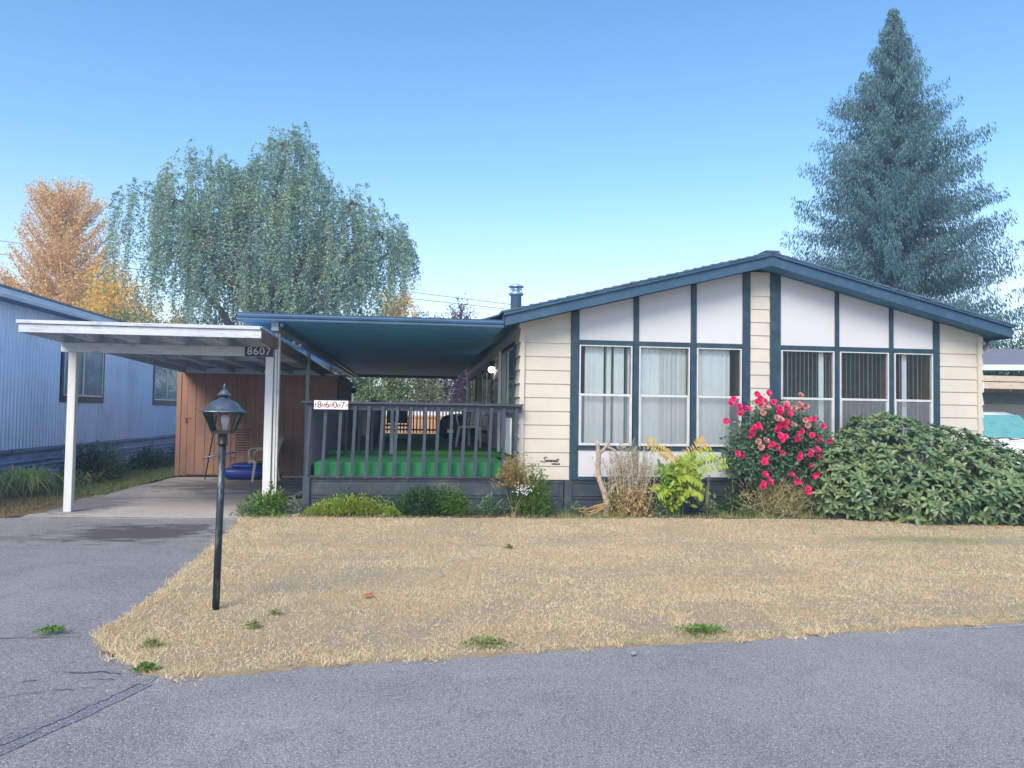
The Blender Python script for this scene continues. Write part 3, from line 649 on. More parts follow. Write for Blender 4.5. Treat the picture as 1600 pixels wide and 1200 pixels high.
def bal(x, y, z0, z1, w=.046, d=.036, lx=lean, mat='charcoal'):
    mb = MB(); xb = x-lx; mb.hexa([(xb-w/2, y-d/2, z0), (xb+w/2, y-d/2, z0), (xb+w/2, y+d/2, z0), (xb-w/2, y+d/2, z0), (x-w/2, y-d/2, z1), (x+w/2, y-d/2, z1), (x+w/2, y+d/2, z1), (x-w/2, y+d/2, z1)])
    return mb.build('baluster', mat, dk)
for px in (491, 514, 536.6, 558, 579, 600, 622, 643, 665.5, 685.5, 706, 726.5, 746.5, 767.5, 787.5, 807):
    x = (px-656)*11.33/1200/(1+0*px)+.004*0; bal(x+.005, 11.325, .535+RND.uniform(-.02, .012), 1.565, lx=lean+RND.uniform(-.006, .006) if px < 780 else .012)
yy = 11.62
while yy < 24.4:
    bal(-1.63, yy, .55, 1.565, .036, .036, 0); yy += .2 if yy < 17 else .42
for x in (-1.24, -1.02, -.80, -.60): bal(x, 13.59, .745, 1.6, .045, .04, 0.015)
bal(-.47, 13.59, .745, 1.6, .06, .06, 0.0, 'alpost')
for k in range(30): bal(-1.5+k*.102, 24.5, .82, 1.6, .04, .03, 0)

# ============================================================ carport
cp = empty('carport', (-3.6, 11.6, 0), 'white painted wooden carport with open rafters over the driveway', 'carport')
CL, CR, CF, CB = -5.03, -2.08, 10.4, 19.6
def zu(y): return 2.425-.0245*(y-CF)        # underside of the rafters
mb = MB(); mb.box(CL-.03, CR, CF-.035, CF, 2.425, 2.535); mb.build('fascia', 'white_wood', cp, bevel=.004)
mb = MB(); mb.box(CL-.05, CR-.01, CF-.06, CF, 2.537, 2.582); mb.build('edge_board', 'white_wood', cp, bevel=.004)
def rafter(x, w, mat, z=0, y0=CF, y1=CB):
    MB().hexa([(x, y0, zu(y0)+z), (x+w, y0, zu(y0)+z), (x+w, y1, zu(y1)+z), (x, y1, zu(y1)+z), (x, y0, zu(y0)+.14), (x+w, y0, zu(y0)+.14), (x+w, y1, zu(y1)+.14), (x, y1, zu(y1)+.14)]).build('rafter', mat, cp)
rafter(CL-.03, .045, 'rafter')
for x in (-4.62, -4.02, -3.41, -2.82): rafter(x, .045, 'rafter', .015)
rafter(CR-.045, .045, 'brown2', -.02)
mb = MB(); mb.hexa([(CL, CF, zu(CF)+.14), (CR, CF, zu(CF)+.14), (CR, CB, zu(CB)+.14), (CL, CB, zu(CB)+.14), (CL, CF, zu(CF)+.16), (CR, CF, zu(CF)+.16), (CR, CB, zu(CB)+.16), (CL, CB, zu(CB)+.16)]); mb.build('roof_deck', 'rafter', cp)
MB().box(-5.05, -2.12, 11.52, 11.62, 2.263, 2.40).build('beam', 'white_wood', cp, bevel=.004)
for y in (14.6,):
    for x in (-4.57, -3.97, -3.37, -2.78): MB().box(x, x+.55, y, y+.04, zu(y)+.06, zu(y)+.13).build('blocking', 'rafter', cp)
MB().box(-4.935, -4.83, 11.5, 11.6, .012, 2.262).build('post', 'white_post', cp, bevel=.005)
MB().box(-2.235, -2.125, 11.5, 11.6, .012, 2.262).build('post', 'white_post', cp, bevel=.006)
MB().box(-5.0, -2.1, 17.2, 17.26, zu(17.2)-.005, zu(17.2)+.11).build('rear_plate', 'rafter', cp)
for x in (-4.3, -3.35, -3.0, -2.65, -2.3):
    MB().tube([(x, CF+.05, 2.43), (x, CF+.05, 2.40), (x+.012, CF+.05, 2.385), (x+.025, CF+.05, 2.395)], .004, 5).build('hook', 'black', cp)

sg = empty('house_number_sign', (-2.35, 11.5, 2.33), 'dark navy number plate 8607 fixed to the carport beam', 'sign')
MB().box(-2.53, -2.125, 11.485, 11.515, 2.262, 2.40).build('plate', 'navyplate', sg, bevel=.004)
put_text('digits', '8607', (-2.328, 11.482, 2.333), .155, 'numeral', sg, .0015, 0, 1.12)
p2 = empty('porch_number_sign', (-1.25, 11.27, 1.58), 'white number board 8607 in a black scrolled frame on the porch rail', 'sign')
MB().box(-1.50, -1.02, 11.262, 11.272, 1.51, 1.635).build('board', 'whiteplate', p2, bevel=.002)
for k, ch in enumerate('8607'): put_text('digit', ch, (-1.425+k*.11, 11.2615, 1.572), .13, 'black', p2, .0012)
mb = MB()
for k, x in enumerate((-1.48, -1.384, -1.356, -1.274, -1.246, -1.164, -1.136, -1.035)):
    z = 1.572
    mb.prism([(x-.008, z-.03), (x+.006, z-.03), (x+.002, z-.006), (x+.012, z+.0), (x+.002, z+.034), (x-.004, z+.01), (x-.01, z+.004)], 'y', 11.2595, 11.262)
mb.build('red_ornament', 'redpaint', p2)
mb = MB()
for s in (1, -1):
    zc = 1.572; e = .0045
    mb.tube([(-1.26-.31, 11.267, zc), (-1.5, 11.267, zc+s*.075), (-1.4, 11.267, zc+s*.08), (-1.3, 11.267, zc+s*.1), (-1.26, 11.267, zc+s*.09), (-1.22, 11.267, zc+s*.1), (-1.12, 11.267, zc+s*.08), (-1.02, 11.267, zc+s*.075), (-.95, 11.267, zc)], e, 5)
    for q in (-1, 1):
        mb.tube([(-1.26+q*(.055-.03*math.cos(a)*(1-a/9)), 11.267, zc+s*(.095+.028*math.sin(a)*(1-a/9))) for a in [i*.6 for i in range(12)]], .0035, 5)
mb.build('scroll_frame', 'black', p2)
# green wire work light hanging under the awning edge
gw = empty('work_light', (-1.95, 11.75, 2.5), 'green wire caged twin lamp hanging under the awning edge', 'lamp')
mb = MB()
def cage(A, B, C_, D_, r=.004):
    A, B, C_, D_ = map(Vector, (A, B, C_, D_)); c = [A, B, B+C_, A+C_]
    for q in (Vector((0, 0, 0)), D_):
        for i in range(4): mb.tube([c[i]+q, c[(i+1) % 4]+q], r, 4)
        for t in (.25, .5, .75): mb.tube([A+(B-A)*t+q, A+(B-A)*t+C_+q], r*.7, 4); 
        mb.tube([A+C_*.5+q, B+C_*.5+q], r*.7, 4)
    for i in range(4): mb.tube([c[i], c[i]+D_], r, 4)
cage((-1.97, 11.62, 2.47), (-1.76, 11.72, 2.385), (.035, 0, .11), (.02, .10, 0)); mb.build('cage', 'steelgrey', gw)
for t in (.3, .7):
    me = bpy.data.meshes.new('bulb'); bm = bmesh.new(); bmesh.ops.create_uvsphere(bm, u_segments=12, v_segments=8, radius=.024); bm.to_mesh(me); bm.free()
    me.transform(Matrix.Translation((-1.94+.21*t, 11.68+.1*t, 2.52-.085*t))); link('bulb', me, 'bulb', gw, True)
MB().tube([(-1.9, 11.68, 2.54), (-1.88, 11.68, 2.62), (-1.9, 11.66, 2.7)], .004, 5).build('hanger', 'wire', gw)

# ============================================================ shed
sh = empty('garden_shed', (-3.5, 18.5, 0), 'brown grooved plywood shed standing at the back of the carport', 'shed')
ST = 2.262
def planks(mb, x0, x1, y, z0, z1, step=.203, ph=0, depth=.012, gw_=.012, axis='x', sgn=-1):
    cuts = []; x = x0+ph
    while x < x1-.02:
        if x > x0+.02: cuts.append(x)
        x += step
    e = [x0]+cuts+[x1]
    for i in range(len(e)-1):
        a = e[i]+(gw_/2 if i else 0); b = e[i+1]-(gw_/2 if i < len(e)-2 else 0)
        if axis == 'x': mb.box(a, b, min(y, y-sgn*.03), max(y, y-sgn*.03), z0, z1)
        else: mb.box(min(y, y-sgn*.03), max(y, y-sgn*.03), a, b, z0, z1)
Y = 17.3; mb = MB()
planks(mb, -5.16, -4.97, Y, .05, ST); planks(mb, -4.97, -4.04, Y, 2.03, ST, ph=.12); planks(mb, -4.04, -1.78, Y, .05, ST, ph=.09)
mb.box(-5.16, -1.78, Y+.014, Y+.05, .05, ST); planks(mb, Y, 20.6, -1.78, .05, ST-.05, axis='y', sgn=1); mb.box(-5.16, -5.12, Y, 20.6, .05, ST); mb.box(-1.81, -1.785, Y+.03, 20.6, .05, ST-.05)
mb.build('plank_wall', 'brown', sh)
mb = MB(); planks(mb, -4.96, -4.05, Y-.012, .07, 2.02, ph=.17); mb.box(-4.96, -4.05, Y+.003, Y+.012, .07, 2.02); dr = mb.build('door', 'brown', sh)
mb = MB(); mb.box(-5.01, -4.88, Y-.022, Y-.012, 1.262, 1.285); mb.tube([(-4.98+.02*math.cos(a), Y-.02, 1.225+.028*math.sin(a)) for a in [i*.7 for i in range(10)]], .006, 5); mb.box(-5.0, -4.96, Y-.035, Y-.015, 1.18, 1.22); mb.build('padlock', 'rust', dr)
mb = MB()
for z in (1.78, .42): mb.box(-4.09, -3.93, Y-.02, Y-.011, z, z+.025); mb.box(-4.06, -4.03, Y-.022, Y-.011, z-.03, z+.06)
mb.build('hinge', 'brown2', dr)
vent = MB().box(-3.97, -3.60, Y-.02, Y, .52, .54).box(-3.97, -3.60, Y-.02, Y, 1.06, 1.08).box(-3.97, -3.94, Y-.02, Y, .54, 1.06).box(-3.63, -3.60, Y-.02, Y, .54, 1.06).build('vent', 'brown', sh)
MB().box(-3.94, -3.63, Y-.006, Y-.002, .54, 1.06).build('vent_opening', 'black', vent)
mb = MB()
for k in range(9): z = .565+k*.056; mb.hexa([(-3.94, Y-.022, z-.014), (-3.63, Y-.022, z-.014), (-3.63, Y-.007, z), (-3.94, Y-.007, z), (-3.94, Y-.022, z-.008), (-3.63, Y-.022, z-.008), (-3.63, Y-.007, z+.014), (-3.94, Y-.007, z+.014)])
mb.build('louver', 'brown', vent)
MB().box(-5.19, -5.10, Y-.02, Y-.0, .03, ST).build('corner_board', 'brown', sh, bevel=.003)
MB().box(-2.95, -1.78, Y-.02, Y+.01, .012, .05).build('bottom_trim', 'plastic', sh)
MB().box(-5.1, -2.95, Y-.0, Y+.03, .012, .05).build('sill_plate', 'black', sh)
MB().hexa([(-5.2, Y-.02, ST+.02), (-1.7, Y-.02, ST+.0), (-1.7, 20.7, ST-.12), (-5.2, 20.7, ST-.1), (-5.2, Y-.02, ST+.05), (-1.7, Y-.02, ST+.03), (-1.7, 20.7, ST-.09), (-5.2, 20.7, ST-.07)]).build('roof', 'rafter', sh)
lt = MB().lathe([(.03, 0), (.075, .02), (.08, .1), (.06, .12), (.03, .13)], (-1.72, 20.4, 1.95), 14).build('hanging_lamp', 'black', None, True)
tag(lt, 'small round black lamp at the back corner of the shed', 'lamp')

# ============================================================ neighbour's blue mobile home
nb = empty('blue_mobile_home', (-7.3, 17, 0), 'pale blue corrugated metal mobile home left of the carport', 'house')
X = -7.3; mb = MB(); n = 0; pts = []; y = 9.0
while y < 26.5:
    pts += [(y, 0), (y+.05, 0), (y+.068, .024), (y+.105, .024)]; y += .125
pts.append((y, 0))
for i in range(len(pts)-1):
    (a, p), (b, q) = pts[i], pts[i+1]; mb._add([(X+p, a, .70), (X+q, b, .70), (X+q, b, 3.4), (X+p, a, 3.4)], [(0, 1, 2, 3)])
mb.box(X-3, X-.02, 9, y, .7, 3.4); mb.build('corrugated_wall', 'nb_wall', nb)
mb = MB(); z = .0; prof = [(0, 0), (0, .17), (.03, .18), (.03, .20), (0, .22), (0, .33), (.03, .345), (.03, .365), (.0, .375), (0, .43), (.03, .44), (.03, .46), (0, .47), (0, .60), (.04, .62), (.05, .66), (.05, .70), (0, .705)]
for i in range(len(prof)-1):
    (a, p), (b, q) = prof[i], prof[i+1]; mb._add([(X-.02+a, 9, p), (X-.02+a, 26, p), (X-.02+b, 26, q), (X-.02+b, 9, q)], [(0, 1, 2, 3)])
for yy in (11.5, 14.2, 16.9, 19.6, 22.3): mb.box(X-.02, X+.012, yy, yy+.03, 0, .6)
mb.build('skirting', 'nb_skirt', nb)
XE = -6.93; ZE = 3.30
mb = MB()
for i in range(110):
    ya = 9+i*.16; mb.box(X, XE, ya, ya+.145, ZE+.012, ZE+.02); mb.box(X, XE, ya+.145, ya+.16, ZE+.018, ZE+.024)
mb.build('soffit', 'nb_soffit', nb)
gp = [(XE, ZE), (XE+.03, ZE), (XE+.05, ZE+.03), (XE+.035, ZE+.035), (XE+.05, ZE+.05), (XE+.06, ZE+.10), (XE+.075, ZE+.11), (XE+.075, ZE+.13), (XE, ZE+.13)]
MB().prism(gp, 'y', 8.8, 26.8).build('gutter', 'nb_trim', nb)
MB().prism([(XE+.02, ZE+.13), (XE+.02, ZE+.20), (-11, ZE+.9), (-11, ZE+.13)], 'y', 8.8, 26.8).build('roof', 'roofgrey', nb)
def nbwin(y0, y1, z0, z1):
    mb = MB(); w_ = .09
    mb.box(X, X+.04, y0-w_, y0, z0-w_*1.7, z1+w_); mb.box(X, X+.04, y1, y1+w_, z0-w_*1.7, z1+w_); mb.box(X, X+.04, y0, y1, z1, z1+w_); mb.box(X, X+.045, y0, y1, z0-w_*1.7, z0-.02)
    o = mb.build('window', 'nb_window', nb, bevel=.004)
    mb = MB(); m_ = (y0+y1)/2-.05
    mb.box(X+.02, X+.045, y0, y1, z0-.02, z0+.015); mb.box(X+.02, X+.045, y0, y0+.03, z0, z1); mb.box(X+.02, X+.045, y1-.03, y1, z0, z1); mb.box(X+.02, X+.045, m_-.03, m_+.03, z0, z1)
    mb.build('sash', 'alum', o)
    MB()._add([(X+.033, y0, z0), (X+.033, y1, z0), (X+.033, y1, z1), (X+.033, y0, z1)], [(0, 1, 2, 3)]).build('pane', 'glass', o)
    mb = MB(); k = y0; Pz = []
    while k <= y1+.001: Pz.append((k, .008*math.sin(k*38))); k += .02
    for i in range(len(Pz)-1): mb._add([(X+.019+Pz[i][1], Pz[i][0], z0), (X+.019+Pz[i+1][1], Pz[i+1][0], z0), (X+.019+Pz[i+1][1], Pz[i+1][0], z1), (X+.019+Pz[i][1], Pz[i][0], z1)], [(0, 1, 2, 3)])
    mb.build('curtain', 'curtain', o)
nbwin(16.75, 18.7, 1.73, 2.95); nbwin(22.2, 24.4, 1.72, 2.95)

# ============================================================ leaf materials
M['g_dry'] = leafmat('dry_grass', [(.66, .52, .31), (.76, .63, .41), (.56, .43, .25), (.70, .57, .36), (.82, .71, .50), (.62, .49, .29)], .8, .25, patch=(.62, .47, .28), pscale=1.1)
M['g_green'] = leafmat('green_grass', [(.20, .27, .09), (.32, .36, .14), (.15, .21, .07), (.42, .40, .18)], .7, .3)
M['g_verge'] = leafmat('brown_grass', [(.22, .16, .08), (.34, .26, .13), (.16, .15, .06), (.30, .21, .10)], .8, .2)
M['willow'] = leafmat('willow_leaf', [(.17, .30, .26), (.25, .40, .32), (.12, .23, .21), (.30, .42, .27), (.17, .31, .25)], .55, .35, patch=(.34, .44, .27), pscale=.55)
M['cedar'] = leafmat('cedar_spray', [(.045, .125, .145), (.07, .17, .185), (.035, .09, .115), (.12, .25, .20)], .6, .15, patch=(.035, .085, .12), pscale=.5)
M['orange'] = leafmat('orange_leaf', [(.85, .48, .13), (.90, .60, .22), (.66, .38, .15), (.88, .64, .30), (.55, .38, .22)], .7, .3)
M['yellow'] = leafmat('yellow_leaf', [(.82, .55, .10), (.90, .66, .14), (.62, .46, .10), (.86, .52, .12), (.44, .40, .12)], .6, .35)
M['midgreen'] = leafmat('mid_green_leaf', [(.11, .20, .08), (.18, .27, .10), (.08, .15, .06), (.27, .34, .14), (.36, .38, .15)], .55, .35)
M['plum'] = leafmat('plum_leaf', [(.08, .05, .10), (.13, .07, .13), (.06, .04, .08), (.18, .11, .14)], .5, .2)
M['hedge'] = leafmat('hedge_leaf', [(.04, .10, .05), (.07, .15, .07), (.03, .07, .04)], .55, .25)
M['palegreen'] = leafmat('pale_leaf', [(.20, .24, .14), (.32, .30, .16), (.14, .19, .11)], .6, .3)
M['rhodo'] = leafmat('rhododendron_leaf', [(.085, .16, .075), (.12, .21, .09), (.06, .12, .06), (.14, .23, .10), (.10, .18, .08), (.09, .17, .085), (.15, .21, .08), (.24, .27, .09)], .42, .15, patch=(.16, .23, .085), pscale=1.6, spec=.5)
M['rhodo_in'] = leafmat('shaded_rhododendron_leaf', [(.04, .08, .035), (.06, .10, .04), (.10, .08, .04)], .5, .1)  # darker inner leaves: shade between the whorls put into the colour
M['rose'] = leafmat('rose_leaf', [(.06, .13, .075), (.11, .20, .11), (.045, .095, .065), (.15, .25, .13), (.08, .16, .09)], .45, .25)
M['petal'] = leafmat('rose_petal', [(.85, .012, .16), (.92, .04, .28), (.75, .008, .09), (.95, .12, .40)], .5, .3)
M['petal_dry'] = leafmat('faded_petal', [(.75, .35, .38), (.62, .42, .34), (.55, .12, .16), (.80, .55, .50)], .6, .3)
M['limegreen'] = leafmat('lime_leaf', [(.28, .42, .03), (.38, .50, .05), (.20, .33, .03), (.46, .50, .08)], .5, .4)
M['limedark'] = leafmat('fresh_leaf', [(.10, .22, .03), (.18, .32, .04), (.07, .15, .03)], .5, .35)
M['basil'] = leafmat('dark_herb_leaf', [(.035, .10, .03), (.06, .15, .04), (.025, .07, .025), (.10, .20, .05)], .5, .3)
M['sage'] = leafmat('sage_leaf', [(.12, .22, .12), (.18, .28, .16), (.08, .16, .08)], .6, .3)
M['ochre'] = leafmat('ochre_leaf', [(.45, .34, .10), (.36, .36, .10), (.50, .30, .14), (.28, .30, .08), (.40, .20, .10)], .6, .35)
M['tanleaf'] = leafmat('tan_leaf', [(.55, .36, .16), (.62, .46, .22), (.42, .26, .11), (.50, .42, .18), (.36, .20, .08)], .75, .3)
M['palestem'] = leafmat('pale_seed_stem', [(.44, .40, .30), (.56, .52, .42), (.34, .32, .20), (.48, .36, .26)], .8, .25)
M['orangeleaf'] = leafmat('turning_leaf', [(.62, .40, .12), (.55, .45, .12), (.65, .33, .10), (.40, .42, .10)], .55, .4)
M['whitepetal'] = leafmat('white_petal', [(.75, .74, .76), (.65, .62, .68)], .6, .2)
M['darkshrub'] = leafmat('dark_shrub_leaf', [(.025, .045, .025), (.05, .075, .03), (.09, .045, .035), (.10, .11, .04), (.04, .03, .03)], .6, .25)
M['reedgreen'] = leafmat('reed_leaf', [(.46, .58, .14), (.66, .72, .24), (.32, .44, .12), (.76, .70, .36)], .55, .45)

# ============================================================ grass
def inpoly(X, Y, poly):
    poly = np.array(poly); c = np.zeros(len(X), bool); j = len(poly)-1
    for i in range(len(poly)):
        xi, yi = poly[i]; xj, yj = poly[j]
        m = ((yi > Y) != (yj > Y)) & (X < (xj-xi)*(Y-yi)/(yj-yi+1e-12)+xi); c ^= m; j = i
    return c
def pn(X, Y, s, seed=0):
    r = np.random.default_rng(seed); v = 0
    for k in range(6):
        a = r.uniform(0, 6.28); f = s*r.uniform(.6, 1.9); v = v+np.sin((X*math.cos(a)+Y*math.sin(a))*f+r.uniform(0, 6.28)+1.3*np.sin(Y*f*.7+X*.4*f))
    return v/6
def blades(name, X, Y, h, wd, mat, lean=1.0, z=.014, kind='stuff', parent=None, curve=False):
    n = len(X); a = U(0, 6.283, n); l = np.abs(NR.normal(0, .55, n))*lean
    d = np.stack([np.cos(a)*l, np.sin(a)*l, np.ones(n)], 1); d[:, 2] *= U(.35, 1, n)
    R = frames(d, rv(n)); P = np.stack([X, Y, np.full(n, z) if np.isscalar(z) else z], 1)
    V, F = inst(*BLADE, P, R, np.stack([wd, h, h], 1))
    o = link(name, npmesh(name, V, F), mat)
    if kind: tag(o, kind=kind)
    return o
bx = np.array(LAWN)
def scatter(x0, x1, y0, y1, n): return U(x0, x1, n), U(y0, y1, n)
Xs, Ys = [], []
for (y0, y1, dens, xr) in ((4.3, 6.5, 8200, 7), (6.5, 8.5, 5600, 9), (8.5, 11.4, 3000, 11)):
    x, y = scatter(-2.6, xr, y0, y1, int(dens*(xr+2.6)*(y1-y0))); Xs.append(x); Ys.append(y)
X_ = np.concatenate(Xs); Y_ = np.concatenate(Ys)
edge = np.interp(X_, [-1.45, -.62, .6, 2.37, 4.5, 9, 22], [4.46, 4.65, 4.8, 5.0, 5.29, 5.95, 7.9])
de = Y_-edge
bare = pn(X_, Y_*1.9, 2.6, 3); near = np.exp(-((de-.55)/.42)**2)*(X_ > -.6)
dens = np.clip(.75+.9*pn(X_, Y_, 3.3, 5)-1.1*near*(bare > -.05)*(pn(X_, Y_, 9, 14) > -.25)-.2*(pn(X_, Y_, 1.1, 8) > .2), .28, 1)
dens = np.where(de < .16, 1, dens)
keep = inpoly(X_, Y_, LAWN) & (NR.random(len(X_)) < dens)
X_, Y_, de = X_[keep], Y_[keep], de[keep]
gm_ = (np.exp(-(((X_-6.3)/1.3)**2+((Y_-8.8-.12*(6.3-X_))/.33)**2)) > .3+.5*NR.random(len(X_))) | ((de < .14+.1*pn(X_, Y_, 2, 9)) & (NR.random(len(X_)) < .35) & (pn(X_, Y_, 1.6, 2) > -.1)) | ((Y_ > 10.75) & (NR.random(len(X_)) < .3)) | ((X_ > 5) & (NR.random(len(X_)) < .16) & (Y_ > 7))
tall = 1+.8*np.clip(pn(X_, Y_, 5, 21), 0, 1)+(.5*(X_ < -1.5+.35*(Y_-7)*0))
for nm, msk, mt in (('dry_lawn_grass', ~gm_, 'g_dry'), ('green_lawn_grass', gm_, 'g_green')):
    x, y, t = X_[msk], Y_[msk], tall[msk]; n = len(x)
    blades(nm, x, y, U(.008, .024, n)*t, U(.0026, .005, n)*(1+.12*(y-5)), mt, 2.6)
# ragged tufts along the driveway and road edge
Xs, Ys = [], []
ep = [(-2.3, 10.3), (-2.15, 7.8), (-2.07, 6.5), (-2.08, 5.7), (-2.12, 5.36), (-1.77, 4.87), (-1.45, 4.46), (-.62, 4.65), (.6, 4.8), (2.37, 5.0), (4.5, 5.29), (8, 5.8)]
for i in range(len(ep)-1):
    a, b = Vector(ep[i]), Vector(ep[i+1]); Lg = (b-a).length; n = int(Lg*(11 if i < 6 else 7))
    for k in range(n):
        p = a+(b-a)*RND.random(); m = RND.randint(18, 60); r = RND.uniform(.015, .05)
        Xs.append(p.x+RND.uniform(-.02, .14)+NR.normal(0, r, m)); Ys.append(p.y+RND.uniform(-.045, .06)+NR.normal(0, r, m))
x, y = np.concatenate(Xs), np.concatenate(Ys); n = len(x)
blades('dry_edge_grass', x, y, U(.02, .055, n), U(.0025, .005, n), 'g_dry', 1.8)
x, y = scatter(-14, -5.15, 10.95, 14.2, 52000); k = (x < -5.45+.0*y) | ((y > 11.3) & (x < -5.4)); x, y = x[k], y[k]
blades('verge_grass', x, y, U(.02, .06, len(x)), U(.008, .014, len(x)), 'g_verge', 1.6)
x, y = scatter(-7.3, -5.25, 13.6, 24, 42000); blades('green_verge_grass', x, y, U(.03, .10, len(x)), U(.012, .02, len(x)), 'g_green', 1.1)
x, y = scatter(1.5, 9.5, 10.7, 11.5, 9000); k = pn(x, y, 3, 4) > .0; x, y = x[k], y[k]; blades('bed_grass', x, y, U(.03, .12, len(x)), U(.004, .008, len(x)), 'g_green', 1.0)

# ============================================================ plants
def weed(name, label, cx, cy, r, h, n, ls, mat, flat=1.0, group=None, cat='plant', lw=1.0, upb=.5, stems=0, dome=1.6, ry=None, shape=LEAF, part='foliage', z0=.02, extra=None):
    root = empty(name, (cx, cy, .02), label, cat, group); ry = ry or r
    a = U(0, 6.283, n); q = np.sqrt(U(0, 1, n)); zz = U(0, 1, n)**.8; k = (1-zz**dome)**.5*.95+.12
    lump = 1+.28*np.sin(a*3+cx*7)+.2*np.sin(a*7+zz*6)+NR.normal(0, .07, n)
    P = np.stack([cx+np.cos(a)*q*r*k*lump, cy+np.sin(a)*q*ry*k*lump, z0+zz*h*(.80+.25*np.sin(np.cos(a)*q*9+cx*5)+.18*np.sin(np.cos(a)*q*23+np.sin(a)*q*9)+NR.normal(0, .05, n))], 1)
    d = np.stack([np.cos(a)*q, np.sin(a)*q, np.full(n, upb)], 1)+rv(n)*.75
    R = frames(d, np.array([[0, 0, 1.]])+rv(n)*.5); s = U(.6, 1.15, n)*ls
    leafobj(part, [inst(*shape, P, R, np.stack([s*lw, s, s], 1))], mat, root)
    if stems:
        mb = MB()
        for i in range(stems):
            a_ = RND.uniform(0, 6.28); rr = RND.uniform(.2, .9)*r
            mb.tube([(cx+RND.uniform(-.02, .02), cy, .01), (cx+math.cos(a_)*rr*.5, cy+math.sin(a_)*rr*.4, h*.5), (cx+math.cos(a_)*rr, cy+math.sin(a_)*rr*.7, h*RND.uniform(.75, 1))], [.006, .004, .002], 5)
        mb.build('stem', 'straw', root)
    return root
def sprig(root, specs, mat, ls, part='shoot'):
    """leafy upright shoots: specs (x,y,h,leanx)"""
    Ps, Ds = [], []
    for x, y, h, lx in specs:
        n = int(h/.018); t = np.arange(n)/n; a = np.arange(n)*2.4
        Ps.append(np.stack([x+lx*t, y+0*t, .02+t*h], 1)); Ds.append(np.stack([np.cos(a), np.sin(a), .35+t*.8], 1))
    P = np.concatenate(Ps); D = np.concatenate(Ds); n = len(P)
    R = frames(D, np.array([[0, 0, 1.]])+rv(n)*.2); s = U(.7, 1.1, n)*ls
    leafobj(part, [inst(*LEAF, P, R, np.stack([s, s, s], 1))], mat, root)
    mb = MB()
    for x, y, h, lx in specs: mb.tube([(x, y, 0), (x+lx*.5, y, h*.5), (x+lx, y, h)], [.006, .005, .002], 5)
    mb.build('stem', 'limedark', root)
r = weed('weed', 'leafy green weed with pointed leaves at the foot of the white carport post', -2.08, 11.2, .34, .26, 650, .085, 'limedark', stems=0)
sprig(r, [(-2.06, 11.15, .44, .02), (-2.0, 11.1, .32, .10), (-2.14, 11.15, .30, -.06), (-1.92, 11.15, .26, .12), (-2.25, 11.12, .2, -.1), (-1.98, 11.2, .36, .05)], 'limedark', .11)
weed('weed', 'low pale weed patch left of the white carport post foot', -2.33, 11.05, .18, .12, 380, .05, 'sage', upb=.8)
weed('weed', 'thin grey-green weed on the white gravel by the deck corner', -1.72, 11.3, .12, .2, 160, .05, 'sage', upb=1)
r = weed('herb_patch', 'bright lime green herb patch below the left end of the porch rail', -.92, 11.13, .50, .24, 3400, .042, 'limegreen', upb=.9, ry=.18, dome=2.5)
sprig(r, [(-.9+.12*k, 11.2+.03*(k % 2), .33+.05*(k % 3), .02) for k in range(-3, 5)], 'basil', .06)
weed('herb_patch', 'thin trailing lime weeds at the corner of the deck skirting', -1.42, 11.1, .2, .13, 600, .035, 'limegreen', upb=.8, ry=.12)
weed('herb_patch', 'low bright weed spilling onto the lawn between the lime and dark herb patches', -.36, 10.98, .14, .14, 420, .04, 'limegreen', upb=.5)
r = weed('herb_bush', 'dense dark green mint-like bush in front of the deck skirting', .10, 11.14, .43, .36, 3800, .052, 'basil', upb=.5, ry=.2, dome=2.6)
sprig(r, [(-.2+.11*k, 11.08, .34+.04*(k % 3), .01) for k in range(7)], 'basil', .07)
weed('herb_bush', 'yellow-green bush touching the right side of the dark green bush', .52, 11.08, .24, .36, 1500, .05, 'limedark', upb=.5, ry=.16, dome=2.4)
weed('herb_bush', 'small sage green plant with pale leaves before the middle of the skirting', 1.04, 11.08, .20, .28, 700, .055, 'sage', upb=.6, stems=4)
r = weed('flowering_plant', 'large bushy green plant with white flowers below the cream corner of the house', 1.66, 11.08, .30, .62, 2600, .055, 'limedark', upb=.4, ry=.22, dome=2.0, stems=5)
n = 90; a = U(0, 6.28, n); leafobj('blossom', [inst(*DIAMOND, np.stack([1.48+NR.normal(0, .07, n), 10.86+0*a, .42+NR.normal(0, .06, n)], 1), frames(rv(n), rv(n)), U(.02, .035, n))], 'whitepetal', r)
weed('dry_shrub', 'yellowing dry shrub arching over the end of the porch rail', 1.38, 11.05, .25, .42, 2300, .036, 'ochre', upb=.4, ry=.2, dome=3.0, stems=6, z0=.42, cat='shrub', shape=DIAMOND)
weed('weed', 'small blue-green weed right of the white flowered plant', 2.28, 11.05, .13, .17, 330, .05, 'sage', upb=.8)
# pruned trunk
tk = empty('pruned_trunk', (2.72, 11.0, 0), 'gnarled grey pruned trunk with cut stubs beside the dried stems', 'tree stump')
mb = MB(); mb.tube([(2.74, 11.02, -.02), (2.75, 11.02, .22), (2.70, 11.0, .36), (2.62, 11.0, .55), (2.60, 11.0, .72), (2.61, 11.0, .9), (2.59, 11.0, 1.05), (2.58, 11, 1.12)], [.075, .06, .045, .04, .036, .034, .03, .022], 9); mb.build('trunk', 'deadwood', tk, True)
mb = MB(); mb.tube([(2.61, 11, .93), (2.68, 11, .98), (2.74, 10.99, 1.06), (2.76, 10.98, 1.10)], [.03, .024, .022, .02], 7); mb.build('stub', 'deadwood', tk, True)
mb = MB(); mb.tube([(2.74, 10.99, 1.02), (2.84, 11, .98), (2.9, 11, .88), (2.92, 11, .75), (2.98, 11, .6)], [.02, .018, .016, .015, .013], 7); mb.build('branch', 'deadwood', tk, True)
